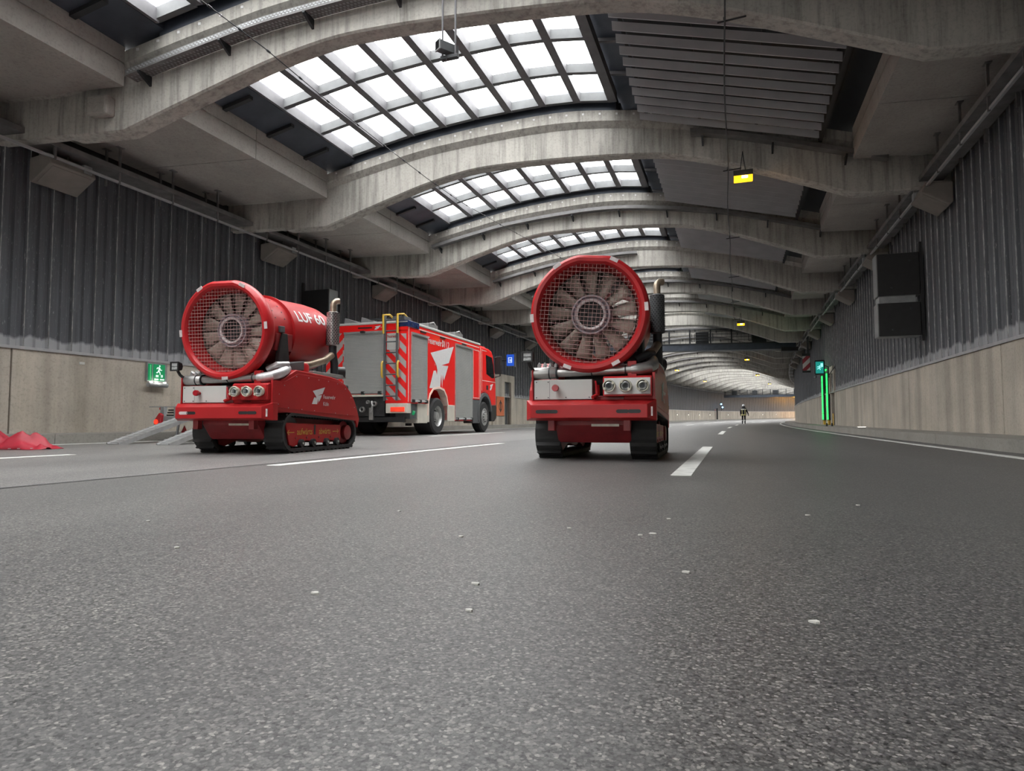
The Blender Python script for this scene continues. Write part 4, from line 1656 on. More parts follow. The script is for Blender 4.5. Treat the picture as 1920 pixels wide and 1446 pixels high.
    for k in range(4):
        x = -0.55 + 0.06 * k
        m_.tube([(x, 0.22, 0.93), (x, 0.22, 0.985), (x + 0.015, 0.22, 1.0)], [0.022, 0.02, 0.025], 10)
    m_.tube([(-0.58, 0.22, 0.945), (-0.34, 0.22, 0.945)], 0.016, 8)
    m_.obj('valve_cluster', 'alu', R, smooth=True)
    # ---- work lamp
    m_ = MB()
    m_.prism([(0.02, 1.005), (0.02, 1.115), (0.075, 1.105), (0.09, 1.06), (0.075, 1.015)], -0.685, -0.565, 'x')
    wk = m_.obj('work_lamp', 'black', R, bev=0.01)
    m_ = MB()
    m_.box(-0.668, -0.582, 0.014, 0.021, 1.020, 1.100)
    m_.obj('lamp_glass', 'lens', wk, bev=0.004)
    m_ = MB()
    for a_, b_, c_, d_ in ((-0.685, -0.565, 1.100, 1.116), (-0.685, -0.565, 1.004, 1.020), (-0.685, -0.668, 1.02, 1.10), (-0.582, -0.565, 1.02, 1.10)):
        m_.box(a_, b_, 0.006, 0.022, c_, d_)
    m_.box(-0.668, -0.582, 0.010, 0.015, 1.0575, 1.0625)
    m_.obj('lamp_frame', 'black', wk)
    m_ = MB()
    m_.tube([(-0.62, 0.06, 1.01), (-0.61, 0.09, 0.96), (-0.59, 0.12, 0.93)], 0.018, 8)
    m_.obj('lamp_bracket', 'black', R)
    # ---- tracks
    out = hull_outline((2.03, 0.235), 0.215, (0.60, 0.262), 0.245)
    inn = hull_outline((2.03, 0.235), 0.175, (0.60, 0.262), 0.205)
    lugmesh = {}
    for sx in (-1, 1):
        xa, xb = (0.365 * sx, 0.635 * sx) if sx > 0 else (0.635 * sx, 0.365 * sx)
        m_ = MB()
        n = len(out)
        vv = [(xa, y, z) for y, z in out] + [(xb, y, z) for y, z in out] + [(xa, y, z) for y, z in inn] + [(xb, y, z) for y, z in inn]
        ff = []
        for i in range(n):
            j = (i + 1) % n
            ff += [(i, j, n + j, n + i), (2 * n + i, 3 * n + i, 3 * n + j, 2 * n + j), (i, 2 * n + i, 2 * n + j, j), (n + i, n + j, 3 * n + j, 3 * n + i)]
        m_.add(vv, ff)
        tk = m_.obj('track', 'rubber', R)
        if 'l' not in lugmesh:
            q = MB()
            q.prism([(-0.034, -0.004), (0.034, -0.004), (0.018, 0.026), (-0.018, 0.026)], -0.130, 0.130, 'x')
            lugmesh['l'] = q.mesh('lug', 'rubber')
            q = MB()
            q.prism([(-0.016, 0.0), (0.016, 0.0), (0.010, -0.03), (-0.010, -0.03)], -0.06, 0.06, 'x')
            lugmesh['i'] = q.mesh('drive_tooth', 'rubber')
        for (p, t) in resample(out, 40):
            o = bpy.data.objects.new('track_lug', lugmesh['l'])
            COL.objects.link(o)
            o.parent = tk
            o.location = (0.5 * sx, p[0], p[1])
            # outline runs so that outward normal is to its right
            nx = Vector((0, t[1], -t[0]))
            c = Vector((0, 1.3, 0.25))
            if nx.dot(Vector((0, p[0], p[1])) - c) < 0:
                nx = -nx
            ty = nx.cross(Vector((1, 0, 0)))
            mm = Matrix(((1, 0, 0), (0, ty.y, ty.z), (0, nx.y, nx.z)))
            mm = Matrix((Vector((1, 0, 0)), -ty, nx)).transposed()
            o.rotation_euler = mm.to_euler()
        q = MB()
        for (p, t) in resample(inn, 60):
            q.box(0.5 * sx - 0.07, 0.5 * sx + 0.07, p[0] - 0.012, p[0] + 0.012, p[1] - 0.012, p[1] + 0.012)
        tag(q.obj('inner_teeth', 'rubber', tk), kind='stuff')
        # frame plate, rollers, idler, sprocket
        xs = 0.60 * sx
        m_ = MB()
        m_.prism([(0.47, 0.38), (1.84, 0.345), (1.84, 0.13), (1.74, 0.105), (1.60, 0.135), (1.50, 0.135), (1.40, 0.105), (1.22, 0.115), (1.10, 0.135), (0.95, 0.145), (0.86, 0.13), (0.66, 0.075), (0.56, 0.10)], min(xs, xs - 0.20 * sx), max(xs, xs - 0.20 * sx), 'x')
        pl = m_.obj('track_frame', 'red', R, bev=0.006)
        m_ = MB()
        m_.box(xs - 0.002, xs + 0.002, 1.125, 1.165, 0.22, 0.35)
        m_.obj('slot', 'black', pl)
        for y in (0.80, 1.08, 1.42, 1.70):
            m_ = MB()
            m_.disc((xs + 0.012 * sx, y, 0.115), 0.052, 'x', 0.05, 18)
            rl = m_.obj('road_roller', 'dark', pl)
            m_ = MB()
            m_.disc((xs + 0.04 * sx, y, 0.115), 0.017, 'x', 0.02, 10)
            m_.obj('hub_bolt', 'steel', rl)
        for y in (0.70, 0.95, 1.25, 1.56):
            m_ = MB()
            m_.disc((xs + 0.002 * sx, y, 0.185), 0.016, 'x', 0.012, 10)
            m_.obj('frame_bolt', 'reddark', pl)
        m_ = MB()
        m_.lathe([(0.0005, 0.02), (0.085, 0.02), (0.105, 0.012), (0.105, -0.05), (0.165, -0.06), (0.165, -0.16), (0.0005, -0.16)] if sx > 0 else [(0.0005, -0.02), (0.085, -0.02), (0.105, -0.012), (0.105, 0.05), (0.165, 0.06), (0.165, 0.16), (0.0005, 0.16)], (xs, 2.03, 0.235), 'x', 26)
        m_.obj('idler_wheel', 'reddark', R, smooth=True)
        m_ = MB()
        m_.disc((0.5 * sx, 0.60, 0.262), 0.19, 'x', 0.16, 22)
        m_.obj('drive_sprocket', 'dark', R)
        if sx > 0:
            m_ = MB()
            put_text(m_, 'auf', lambda a, b3: (xs + 0.004, 0.72 + a, 0.225 + b3), 0.36, 0.085)
            put_text(m_, 'ab', lambda a, b3: (xs + 0.004, 1.25 + a, 0.225 + b3), 0.30, 0.085)
            for y0, y1 in ((0.66, 0.52), (1.61, 1.76)):
                d_ = 1 if y1 > y0 else -1
                q = [(y0, 0.250), (y1, 0.250), (y1 - 0.035 * d_, 0.275), (y1 - 0.028 * d_, 0.28), (y1 + 0.008 * d_, 0.2555), (y1 - 0.028 * d_, 0.231), (y1 - 0.035 * d_, 0.236), (y1, 0.261), (y0, 0.261)]
                q = [(y0, 0.251), (y1, 0.251), (y1 - 0.03 * d_, 0.228), (y1 - 0.022 * d_, 0.222), (y1 + 0.018 * d_, 0.256), (y1 - 0.022 * d_, 0.290), (y1 - 0.03 * d_, 0.284), (y1, 0.261), (y0, 0.261)]
                m_.add([(xs + 0.004, yy_, zz_) for yy_, zz_ in q], [tuple(range(9))])
            m_.obj('lettering', 'yellow', pl)
        # big side cover with raised rim
        xc = 0.64 * sx
        m_ = MB()
        m_.prism(COVER, min(xc, xc - 0.30 * sx), max(xc, xc - 0.30 * sx), 'x')
        cv = m_.obj('side_cover', 'red', R, bev=0.012)
        # inset face plate following the rim
        cy, cz = 1.2, 0.72
        inner = [(cy + (y - cy) * 0.945, cz + (z - cz) * 0.86) for y, z in COVER[:12]]
        inner = [(y, z) for y, z in inner if z > 0.5] + [(2.22, 0.47), (1.03, 0.52), (0.19, 0.56)]
        m_ = MB()
        m_.prism(inner, min(xc, xc + 0.006 * sx), max(xc, xc + 0.006 * sx), 'x')
        m_.obj('face_plate', 'red', cv, bev=0.003)
        bolts = [(0.24, 0.60), (0.25, 0.72), (0.36, 0.83), (0.62, 0.955), (0.9, 0.955), (1.15, 0.945), (1.4, 0.94), (1.65, 0.92), (1.88, 0.86), (2.05, 0.74), (2.16, 0.6), (0.45, 0.56), (0.75, 0.545), (1.05, 0.535), (1.6, 0.51), (1.95, 0.49)]
        for y, z in bolts:
            m_ = MB()
            m_.disc((xc + 0.007 * sx, y, z), 0.006, 'x', 0.008, 8)
            m_.obj('bolt', 'alu', cv)
        m_ = MB()
        fl_ = (lambda y: y) if sx > 0 else (lambda y: 2.4 - y)
        put_eagle(m_, lambda a, b3: (xc + 0.010 * sx, fl_(0.98 + a), 0.62 + b3), 0.33, 0.235)
        put_text(m_, 'fw', lambda a, b3: (xc + 0.010 * sx, fl_(1.27 + a), 0.70 + b3), 0.32, 0.055)
        put_text(m_, 'koeln', lambda a, b3: (xc + 0.010 * sx, fl_(1.27 + a), 0.605 + b3), 0.14, 0.055)
        m_.obj('fire_brigade_emblem', 'white', cv)
    # tail body, tank and bracket behind
    m_ = MB()
    m_.box(-0.34, 0.34, 1.35, 2.20, 0.93, 1.06)
    m_.obj('rear_hood', 'reddark', R, bev=0.02)
    m_ = MB()
    m_.tube([(0.45, 1.02, 1.00), (0.45, 1.02, 1.13), (0.45, 1.02, 1.16)], [0.11, 0.11, 0.09], 18)
    m_.obj('filler_neck', 'red', R, smooth=True)
    m_ = MB()
    m_.prism([(0.45, 1.00), (0.95, 1.06), (0.95, 1.18), (0.48, 1.11)], 0.30, 0.55, 'x')
    m_.obj('battery_box', 'greyplastic', R, bev=0.01)
    m_ = MB()
    m_.box(0.40, 0.62, 1.05, 1.95, 1.01, 1.06)
    m_.obj('heat_shield', 'alu', R, bev=0.004)
    m_ = MB()
    m_.tube([(0.52, 1.86, 1.10), (0.60, 1.93, 1.10)], 0.085, 14)
    m_.obj('rear_work_lamp', 'black', R, smooth=True)
    # ---- exhaust
    ex, ey = 0.56, 1.66
    m_ = MB()
    m_.tube([(ex, ey + 0.05, 1.06), (ex, ey + 0.05, 1.22), (ex, ey, 1.36), (ex, ey, 1.47)], 0.055, 14)
    m_.obj('exhaust_riser', 'dark', R, smooth=True)
    m_ = MB()
    m_.tube([(0.36, 0.95, 1.12), (0.44, 1.25, 1.16), (0.52, 1.5, 1.24), (ex, ey - 0.02, 1.33)], 0.05, 12)
    m_.obj('exhaust_elbow', 'exh', R, smooth=True)
    m_ = MB()
    m_.lathe([(0.055, 1.46), (0.088, 1.475), (0.088, 1.935), (0.055, 1.95)], (ex, ey, 0), 'z', 22)
    mu = m_.obj('muffler', 'greyplastic' if spin > 0.5 else 'steel', R, smooth=True)
    m_ = MB()
    for i in range(18):
        for k in range(14):
            t = 2 * math.pi * (k + 0.5 * (i % 2)) / 14
            z = 1.495 + i * 0.025
            m_.M = Matrix.Translation((ex, ey, z)) @ Matrix.Rotation(t, 4, 'Z')
            m_.box(0.086, 0.0905, -0.008, 0.008, -0.006, 0.006)
    tag(m_.obj('heat_guard_holes', 'dark', mu), kind='stuff')
    m_ = MB()
    m_.tube([(ex, ey, 1.94), (ex, ey, 2.05), (ex + 0.005, ey + 0.01, 2.08), (ex + 0.03, ey + 0.03, 2.105), (ex + 0.06, ey + 0.06, 2.11)], 0.043, 14)
    m_.obj('tail_pipe', 'exh', R, smooth=True)

    # ---- fan unit, tilted slightly, on a fork
    for x in (-0.47, 0.47):
        m_ = MB()
        m_.prism([(0.42, 0.93), (0.72, 0.93), (0.64, 1.5), (0.52, 1.5)], x - 0.03, x + 0.03, 'x')
        m_.obj('fan_fork', 'engine', R, bev=0.01)
    FM = Matrix.Translation((0, 0.08, 1.495)) @ Matrix.Rotation(math.radians(pitch_deg), 4, 'X')
    FR = FM @ Matrix.Rotation(math.radians(6 if spin > 0.5 else 0), 4, 'Y')

    def rflat(t):
        c = math.sin(t)
        return min(1.0, 0.965 / c) if c > 0.9 else 1.0
    m_ = MB()
    m_.M = FR
    m_.lathe([(0.475, 0.24), (0.490, 0.12), (0.502, 0.05), (0.515, 0.005), (0.540, -0.025), (0.572, -0.03), (0.598, -0.01), (0.610, 0.03), (0.610, 0.10), (0.598, 0.135), (0.575, 0.15), (0.53, 0.16), (0.50, 0.26)], (0, 0, 0), 'y', 72, True, rflat)
    rg = m_.obj('inlet_ring', 'redring', R, smooth=True)
    for ang in (183, 122, 62, 3, -62, -112) if spin > 0.5 else (183, 122, 62, 3, -88):
        m_ = MB()
        a = math.radians(ang)
        rr = 0.585 * rflat(a)
        m_.M = FM @ Matrix.Translation((rr * math.cos(a), -0.026, rr * math.sin(a))) @ Matrix.Rotation(-a, 4, 'Y')
        m_.box(-0.020, 0.018, -0.004, 0.004, -0.042, 0.042)
        m_.obj('reflective_patch', 'reflect', rg)
    # guard
    m_ = MB()
    m_.M = FR
    k = -12
    for k in range(-12, 13):
        x = k * 0.0415
        h = math.sqrt(max(0, 0.513 ** 2 - x * x))
        if h > 0.05:
            m_.tube([(x, 0.012, -h), (x, 0.012, min(h, 0.55))], 0.0026, 4)
            m_.tube([(-h, 0.007, x), (h, 0.007, x)], 0.0026, 4)
    m_.obj('inlet_guard', 'wire', R)
    # bolts round the bell mouth
    for k in range(36):
        a = 2 * math.pi * k / 36
        m_ = MB()
        m_.M = FR @ Matrix.Translation((0.506 * math.cos(a), 0.022, 0.506 * math.sin(a))) @ Matrix.Rotation(-a, 4, 'Y')
        m_.box(-0.012, 0.004, -0.006, 0.006, -0.006, 0.006)
        m_.obj('guard_clip', 'reddark', rg)
    # casing: front drum with bolt holes, collar, long outlet drum
    m_ = MB()
    m_.M = FM
    m_.lathe([(0.492, 0.24), (0.475, 0.27), (0.470, 0.72), (0.462, 0.72), (0.462, 0.26), (0.475, 0.24)], (0, 0, 0), 'y', 56, True)
    fd = m_.obj('front_drum', 'red', R, smooth=True)
    for a in (20, 32, 44, 60, 75, -12, 148, 160):
        for y in (0.38, 0.58):
            m_ = MB()
            t = math.radians(a)
            m_.M = FM @ Matrix.Rotation(-t, 4, 'Y')
            m_.disc((0.471, y, 0), 0.011, 'x', 0.006, 8)
            m_.obj('drum_hole', 'black', fd)
    m_ = MB()
    m_.M = FM @ Matrix.Rotation(math.radians(6), 4, 'Y')
    m_.box(0.44, 0.485, 0.34, 0.70, -0.20, 0.02)
    m_.obj('side_hatch', 'reddark', fd, bev=0.01)
    m_ = MB()
    m_.M = FM @ Matrix.Rotation(math.radians(0), 4, 'Y')
    m_.box(0.468, 0.50, 0.40, 0.50, -0.02, 0.06)
    m_.obj('terminal_box', 'greyplastic', fd, bev=0.006)
    m_ = MB()
    m_.M = FM
    m_.lathe([(0.46, 0.72), (0.505, 0.72), (0.505, 0.755), (0.46, 0.755)], (0, 0, 0), 'y', 56, True)
    m_.obj('collar', 'red', R, smooth=True)
    m_ = MB()
    m_.M = FM
    m_.lathe([(0.482, 0.755), (0.482, 1.50), (0.465, 1.75), (0.430, 1.90), (0.418, 1.90), (0.455, 1.72), (0.470, 1.50), (0.470, 0.755)], (0, 0, 0), 'y', 56, True)
    od = m_.obj('outlet_drum', 'red', R, smooth=True)
    for sgn, base in ((1, 27), (-1, 153)):
        def wrap(a, b3):
            t = math.radians(base) + sgn * ((b3 - 0.06) / 0.485)
            y = (0.88 + a) if sgn > 0 else (1.58 - a)
            q = FM @ Vector((0.4855 * math.cos(t), y, 0.4855 * math.sin(t)))
            return (q.x, q.y, q.z)
        for key, a0, w0 in (('luf', 0.0, 0.38), ('n60', 0.45, 0.26)):
            m_ = MB()
            put_text(m_, key, lambda a, b3: wrap(a + a0, b3), w0, 0.165)
            m_.obj('model_lettering', 'white', od)
    # hub, nose rings, blades
    m_ = MB()
    m_.M = FM
    m_.lathe([(0.135, 0.17), (0.150, 0.135), (0.165, 0.13), (0.172, 0.15), (0.180, 0.16), (0.190, 0.14), (0.203, 0.14), (0.210, 0.17), (0.210, 0.50), (0.15, 1.6), (0.0005, 1.7)], (0, 0, 0), 'y', 44)
    hb = m_.obj('hub_drum', 'cone', R, smooth=True)
    m_ = MB()
    m_.M = FM
    m_.lathe([(0.135, 0.135), (0.158, 0.125), (0.160, 0.135), (0.150, 0.16), (0.135, 0.17)], (0, 0, 0), 'y', 40, True)
    m_.obj('light_ring', 'reflect', hb, smooth=True)
    m_ = MB()
    m_.M = FM
    m_.lathe([(0.0005, 0.20), (0.05, 0.20), (0.055, 0.18), (0.075, 0.19), (0.136, 0.19), (0.136, 0.16)], (0, 0, 0), 'y', 36)
    m_.obj('hub_recess', 'engine', hb, smooth=True)
    for k in range(13):
        a = 2 * math.pi * (k + (0.3 if spin > 0.5 else 0.0)) / 13
        m_ = MB()
        m_.M = FM @ Matrix.Rotation(-a, 4, 'Y')
        vs_ = []
        NR_ = 5
        for i in range(NR_ + 1):
            r = 0.205 + (0.455 - 0.205) * i / NR_
            tw = math.radians(30 - 16 * i / NR_) if spin > 0.5 else math.radians(24 - 14 * i / NR_)
            ch = 0.054 + (0.031 if spin > 0.5 else 0.050) * i / NR_
            for f_ in (-1, -0.33, 0.33, 1):
                c_ = ch * f_
                cam_ = 0.012 * (1 - f_ * f_)
                vs_.append((r, 0.24 + c_ * math.sin(tw) - cam_, c_ * math.cos(tw)))
        fs_ = []
        for i in range(NR_):
            for q in range(3):
                fs_.append((4 * i + q, 4 * i + q + 1, 4 * i + q + 5, 4 * i + q + 4))
        m_.add(vs_, fs_)
        bl = m_.obj('fan_blade', 'blade', hb, smooth=True)
        sd = bl.modifiers.new('thick', 'SOLIDIFY')
        sd.thickness = 0.008
    # inner lining of the drum
    m_ = MB()
    m_.M = FM
    m_.lathe([(0.466, 0.20), (0.458, 0.24), (0.458, 1.72), (0.461, 1.72), (0.461, 0.24)], (0, 0, 0), 'y', 48, True)
    m_.obj('drum_lining', 'casin', R, smooth=True)
    return R


make_robot((-5.727, 6.025, P(6.6, -5.8, 0)[2]), 0.094, 'red tracked fan robot at left, its drum turned to show white lettering', 0.0, 3.6)
make_robot((-1.345, 6.252, P(6.5, -1.3, 0)[2]), 0.026, 'red tracked fan robot in the middle, facing the camera with bright gaps between its blades', 1.0, 2.0)


# ================================================================== FIRE ENGINE
def fire_engine():
    Wd = 2.5
    bx, by = -8.07, 15.1
    R = tag(empty('fire_engine', (bx, by, P(17, -9, 0)[2]), 0.018), 'red fire engine with grey roller shutters and rear ladder parked along the left wall', 'fire engine')
    LB = 5.38
    m_ = MB()
    side = [(0.0, 0.86), (0.56, 0.86), (1.20, 0.86), (1.36, 1.12), (1.60, 1.30), (1.98, 1.36), (2.32, 1.30), (2.52, 1.12), (2.62, 0.88), (2.62, 0.40), (4.70, 0.40), (4.70, 1.12), (LB, 1.12), (LB, 3.0), (0.0, 3.0)]
    m_.prism(side, -Wd, 0.0, 'x')
    body = m_.obj('superstructure', 'firered', R, bev=0.015)
    m_ = MB()
    m_.box(-Wd - 0.02, 0.02, -0.03, LB + 0.02, 3.0, 3.07)
    m_.obj('roof_edge', 'whitepaint', R, bev=0.02)
    # inner dark structure below the body
    m_ = MB()
    m_.box(-2.3, -0.2, 0.25, 6.9, 0.52, 0.90)
    m_.obj('chassis_frame', 'engine', R)

    def shutter(name, x, y0, y1, z0, z1, axis):
        m2 = MB()
        n = int((z1 - z0) / 0.042)
        dz = (z1 - z0) / n
        v, f = [], []
        for i in range(n):
            z = z0 + i * dz
            for zz, d in ((z, 0.004), (z + dz * 0.12, 0.012), (z + dz * 0.88, 0.012), (z + dz, 0.004)):
                if axis == 'x':
                    v += [(x + d, y0, zz), (x + d, y1, zz)]
                else:
                    v += [(y0, x - d, zz), (y1, x - d, zz)]
        for i in range(len(v) // 2 - 1):
            f.append((2 * i, 2 * i + 1, 2 * i + 3, 2 * i + 2))
        m2.add(v, f)
        sh = m2.obj(name, 'grille', R)
        m2 = MB()
        e = 0.03
        if axis == 'x':
            m2.box(x - 0.01, x + 0.03, y0 - e, y0, z0, z1 + 0.02)
            m2.box(x - 0.01, x + 0.03, y1, y1 + e, z0, z1 + 0.02)
            m2.box(x - 0.01, x + 0.05, y0 - e, y1 + e, z1, z1 + 0.06)
        else:
            m2.box(y0 - e, y0, x - 0.03, x + 0.01, z0, z1 + 0.02)
            m2.box(y1, y1 + e, x - 0.03, x + 0.01, z0, z1 + 0.02)
            m2.box(y0 - e, y1 + e, x - 0.05, x + 0.01, z1, z1 + 0.06)
        m2.obj('shutter_frame', 'alu', sh)
        m2 = MB()
        if axis == 'x':
            m2.tube([(x + 0.05, y0 + 0.02, z0 + 0.03), (x + 0.05, y1 - 0.02, z0 + 0.03)], 0.022, 8)
        else:
            m2.tube([(y0 + 0.02, x - 0.05, z0 + 0.03), (y1 - 0.02, x - 0.05, z0 + 0.03)], 0.022, 8)
        br = m2.obj('pull_bar', 'alu', sh, smooth=True)
        for t in (0.06, 0.5, 0.94):
            m2 = MB()
            q = y0 + (y1 - y0) * t
            if axis == 'x':
                m2.box(x + 0.0, x + 0.085, q - 0.04, q + 0.04, z0 - 0.02, z0 + 0.07)
            else:
                m2.box(q - 0.04, q + 0.04, x - 0.085, x, z0 - 0.02, z0 + 0.07)
            m2.obj('bar_bracket', 'black', sh, bev=0.008)
        return sh

    shutter('side_shutter', 0.0, 0.20, 1.12, 0.90, 2.72, 'x')
    shutter('side_shutter', 0.0, 3.22, 4.62, 0.43, 2.76, 'x')
    shutter('rear_shutter', 0.0, -1.90, -0.74, 1.12, 2.76, 'y')
    # pale contour tape lines
    for y0, y1, z0, z1 in ((0.02, 0.05, 0.90, 2.92), (0.05, 5.3, 2.90, 2.93), (1.22, 1.25, 0.88, 1.0), (4.74, 4.765, 1.16, 2.80), (4.74, 5.33, 2.78, 2.805), (4.74, 5.33, 1.16, 1.185), (5.31, 5.335, 1.16, 2.80)):
        m2 = MB()
        m2.box(0.001, 0.006, y0, y1, z0, z1)
        m2.obj('contour_tape', 'contour', R)
    m2 = MB()
    arc = [(1.17, 0.55), (1.20, 0.88), (1.34, 1.16), (1.58, 1.345), (1.98, 1.405), (2.34, 1.345), (2.56, 1.14), (2.66, 0.88)]
    v = []
    for (y, z) in arc:
        cy, cz = 1.95, 0.55
        l = math.hypot(y - cy, z - cz)
        yi, zi = y - (y - cy) / l * 0.06, z - (z - cz) / l * 0.06
        v += [(-0.2, y, z), (0.02, y, z), (0.02, yi, zi), (-0.2, yi, zi)]
    f = []
    for i in range(len(arc) - 1):
        for k in range(4):
            a, b3 = 4 * i + k, 4 * i + (k + 1) % 4
            f.append((a, a + 4, b3 + 4, b3))
    m2.add(v, f)
    m2.obj('wheel_arch_trim', 'contour', R)
    # pale skirts
    for y0, y1, z0, z1 in ((0.60, 1.20, 0.33, 0.87), (2.62, 3.17, 0.38, 0.88)):
        m2 = MB()
        m2.box(-0.45, 0.012, y0, y1, z0, z1)
        m2.obj('side_skirt', 'cream', R, bev=0.015)
    m2 = MB()
    m2.box(-0.5, 0.0, 1.21, 1.36, 0.36, 0.95)
    m2.obj('side_skirt', 'cream', R, bev=0.015)
    m2 = MB()
    m2.box(-0.45, -0.02, 0.18, 0.58, 0.45, 0.86)
    m2.obj('connector_niche', 'greyplastic', R)
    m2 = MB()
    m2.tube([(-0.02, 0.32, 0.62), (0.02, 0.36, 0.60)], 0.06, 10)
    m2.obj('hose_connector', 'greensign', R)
    # emblem and lettering
    m2 = MB()
    def lg(a, b3):
        return (0.006, 1.33 + a, 1.36 + b3)
    big = [(0.06, 0.98), (1.74, 1.34), (1.37, 0.80), (0.83, 0.685), (1.33, 0.70), (1.00, 0.24), (0.93, 0.42), (0.88, 0.0), (0.80, 0.42), (0.73, -0.03), (0.0, -0.03), (0.27, 0.48), (0.42, 0.50), (0.50, 0.38), (0.53, 0.52), (0.46, 0.66)]
    m2.add([lg(a, b3) for a, b3 in big], [tuple(range(len(big)))])
    m2.add([lg(a, b3) for a, b3 in ((0.34, 0.70), (0.40, 0.66), (0.38, 0.62))], [(0, 1, 2)])
    m2.obj('fire_brigade_emblem', 'white', R)
    m2 = MB()
    put_text(m2, 'fwb', lambda a, b3: (0.006, 1.24 + a, 2.60 + b3), 0.92, 0.20)
    put_text(m2, 'n112', lambda a, b3: (0.006, 2.36 + a, 2.60 + b3), 0.36, 0.20)
    m2.add([(0.006, 2.20 + a, 2.58 + b3) for a, b3 in ((0.0, 0.22), (0.06, 0.22), (0.06, 0.16), (0.035, 0.15), (0.035, 0.09), (0.06, 0.08), (0.06, 0.02), (0.0, 0.02))], [tuple(range(8))])
    m2.add([(0.006, 2.20 + a, 2.58 + b3) for a, b3 in ((0.08, 0.19), (0.10, 0.21), (0.12, 0.12), (0.10, 0.03), (0.08, 0.05), (0.095, 0.12))], [tuple(range(6))])
    m2.obj('emergency_lettering', 'white', R)
    for y in (0.72, 2.05, 3.75):
        m2 = MB()
        m2.box(0.0, 0.03, y, y + 0.34, 2.845, 2.885)
        m2.obj('scene_light', 'black', R, bev=0.005)
    # navy beacon at the rear corner
    m2 = MB()
    m2.box(-0.35, 0.03, -0.03, 0.62, 2.90, 3.075)
    m2.obj('corner_beacon', 'navy', R, bev=0.02)
    # ---- rear
    m2 = MB()
    m2.box(-Wd, 0, -0.02, 0.0, 2.82, 3.0)
    m2.obj('rear_fascia', 'firered', R)
    m2 = MB()
    m2.box(-1.5, -1.07, -0.03, -0.018, 2.90, 2.935)
    m2.obj('vent_slot', 'black', R)
    m2 = MB()
    m2.box(-1.39, -1.26, -0.12, -0.02, 2.77, 2.83)
    m2.obj('rear_camera', 'black', R, bev=0.015)
    m2 = MB()
    put_eagle(m2, lambda a, b3: (-1.00 + a, -0.024, 2.86 + b3), 0.20, 0.11)
    put_text(m2, 'fw', lambda a, b3: (-0.82 + a, -0.024, 2.91 + b3), 0.13, 0.022)
    m2.obj('small_emblem', 'white', R)
    for k in range(7):
        m2 = MB()
        m2.box(-1.95 + 0.2 * k, -1.85 + 0.2 * k, -0.026, -0.02, 2.80, 2.825)
        m2.obj('reflector_strip', 'contour', R)
    m2 = MB()
    m2.box(-Wd, -1.98, -0.012, 0.0, 0.95, 2.80)
    m2.obj('warning_stripes', 'chevR', R)
    for x0 in (-1.975, -0.71):
        m2 = MB()
        m2.box(x0, x0 + 0.055, -0.014, 0.0, 0.95, 2.80)
        m2.obj('edge_tape', 'dash', R)
    m2 = MB()
    m2.box(-0.65, -0.24, -0.010, 0.0, 0.95, 2.30)
    m2.obj('warning_stripes', 'chevL', R)
    m2 = MB()
    m2.box(-0.24, -0.05, -0.012, 0.0, 0.95, 2.72)
    m2.obj('warning_stripes', 'chevL', R)
    m2 = MB()
    m2.box(-0.62, -0.26, -0.018, -0.008, 2.30, 2.74)
    m2.obj('ladder_backplate', 'whitepaint', R)
    m2 = MB()
    put_text(m2, 'fw', lambda a, b3: (-0.60 + a, -0.022, 2.62 + b3), 0.30, 0.08)
    m2.obj('plate_lettering', 'reddot', R)
    # ladder
    ld = MB()
    lad = None
    for x in (-0.63, -0.27):
        m2 = MB()
        m2.box(x - 0.025, x + 0.025, -0.13, -0.08, 0.93, 3.20)
        o = m2.obj('ladder_rail' if lad else 'ladder', 'greyplastic', lad or R, bev=0.006)
        lad = lad or o
        for z0, z1 in ((2.72, 3.22), (1.55, 1.98)):
            m2 = MB()
            dx = -0.055 if x < -0.5 else 0.055
            m2.tube([(x + dx, -0.12, z0), (x + dx, -0.17, z0 + 0.06), (x + dx, -0.17, z1 - 0.06), (x + dx, -0.12, z1)] if z0 < 2 else [(x + dx * .6, -0.14, z0), (x + dx * .6, -0.15, z1), (x + dx * .6, 0.2, z1 + 0.06), (x + dx * .6, 0.55, z1 - 0.05)], 0.028, 8)
            m2.obj('grab_rail', 'yellowpaint', lad, smooth=True)
    for k in range(8):
        m2 = MB()
        z = 1.05 + k * 0.29
        m2.tube([(-0.63, -0.105, z), (-0.27, -0.105, z)], 0.018, 8)
        m2.obj('rung', 'greyplastic', lad)
    # corner pillars below, tail lamp, underride bar
    m2 = MB()
    m2.box(-0.62, 0.005, -0.05, 0.20, 0.60, 0.86)
    m2.obj('rear_corner', 'cream', R, bev=0.012)
    m2 = MB()
    m2.box(-0.47, -0.06, -0.075, -0.045, 0.64, 0.76)
    m2.obj('tail_lamp', 'tailred', R, bev=0.008)
    m2 = MB()
    m2.box(-Wd, -1.9, -0.05, 0.2, 0.60, 0.95)
    m2.obj('rear_corner', 'cream', R, bev=0.012)
    m2 = MB()
    m2.box(-2.35, -0.10, 0.0, 0.10, 0.36, 0.50)
    m2.obj('underride_bar', 'black', R, bev=0.01)
    m2 = MB()
    m2.box(-1.92, -0.66, -0.03, 0.25, 0.52, 1.08)
    rc = m2.obj('pump_recess', 'engine', R)
    m2 = MB()
    m2.box(-1.95, -0.66, -0.08, 0.02, 1.045, 1.10)
    m2.obj('tail_board', 'cream', R, bev=0.006)
    for x, z, r in ((-1.62, 0.75, 0.10), (-1.32, 0.70, 0.08), (-0.95, 0.85, 0.07), (-1.15, 0.9, 0.05)):
        m2 = MB()
        m2.lathe([(r * 0.5, 0.0), (r, 0.0), (r, -0.05), (r * 0.8, -0.07), (r * 0.5, -0.06)], (x, -0.03, z), 'y', 14, True)
        m2.obj('pump_fitting', 'steel', rc, smooth=True)
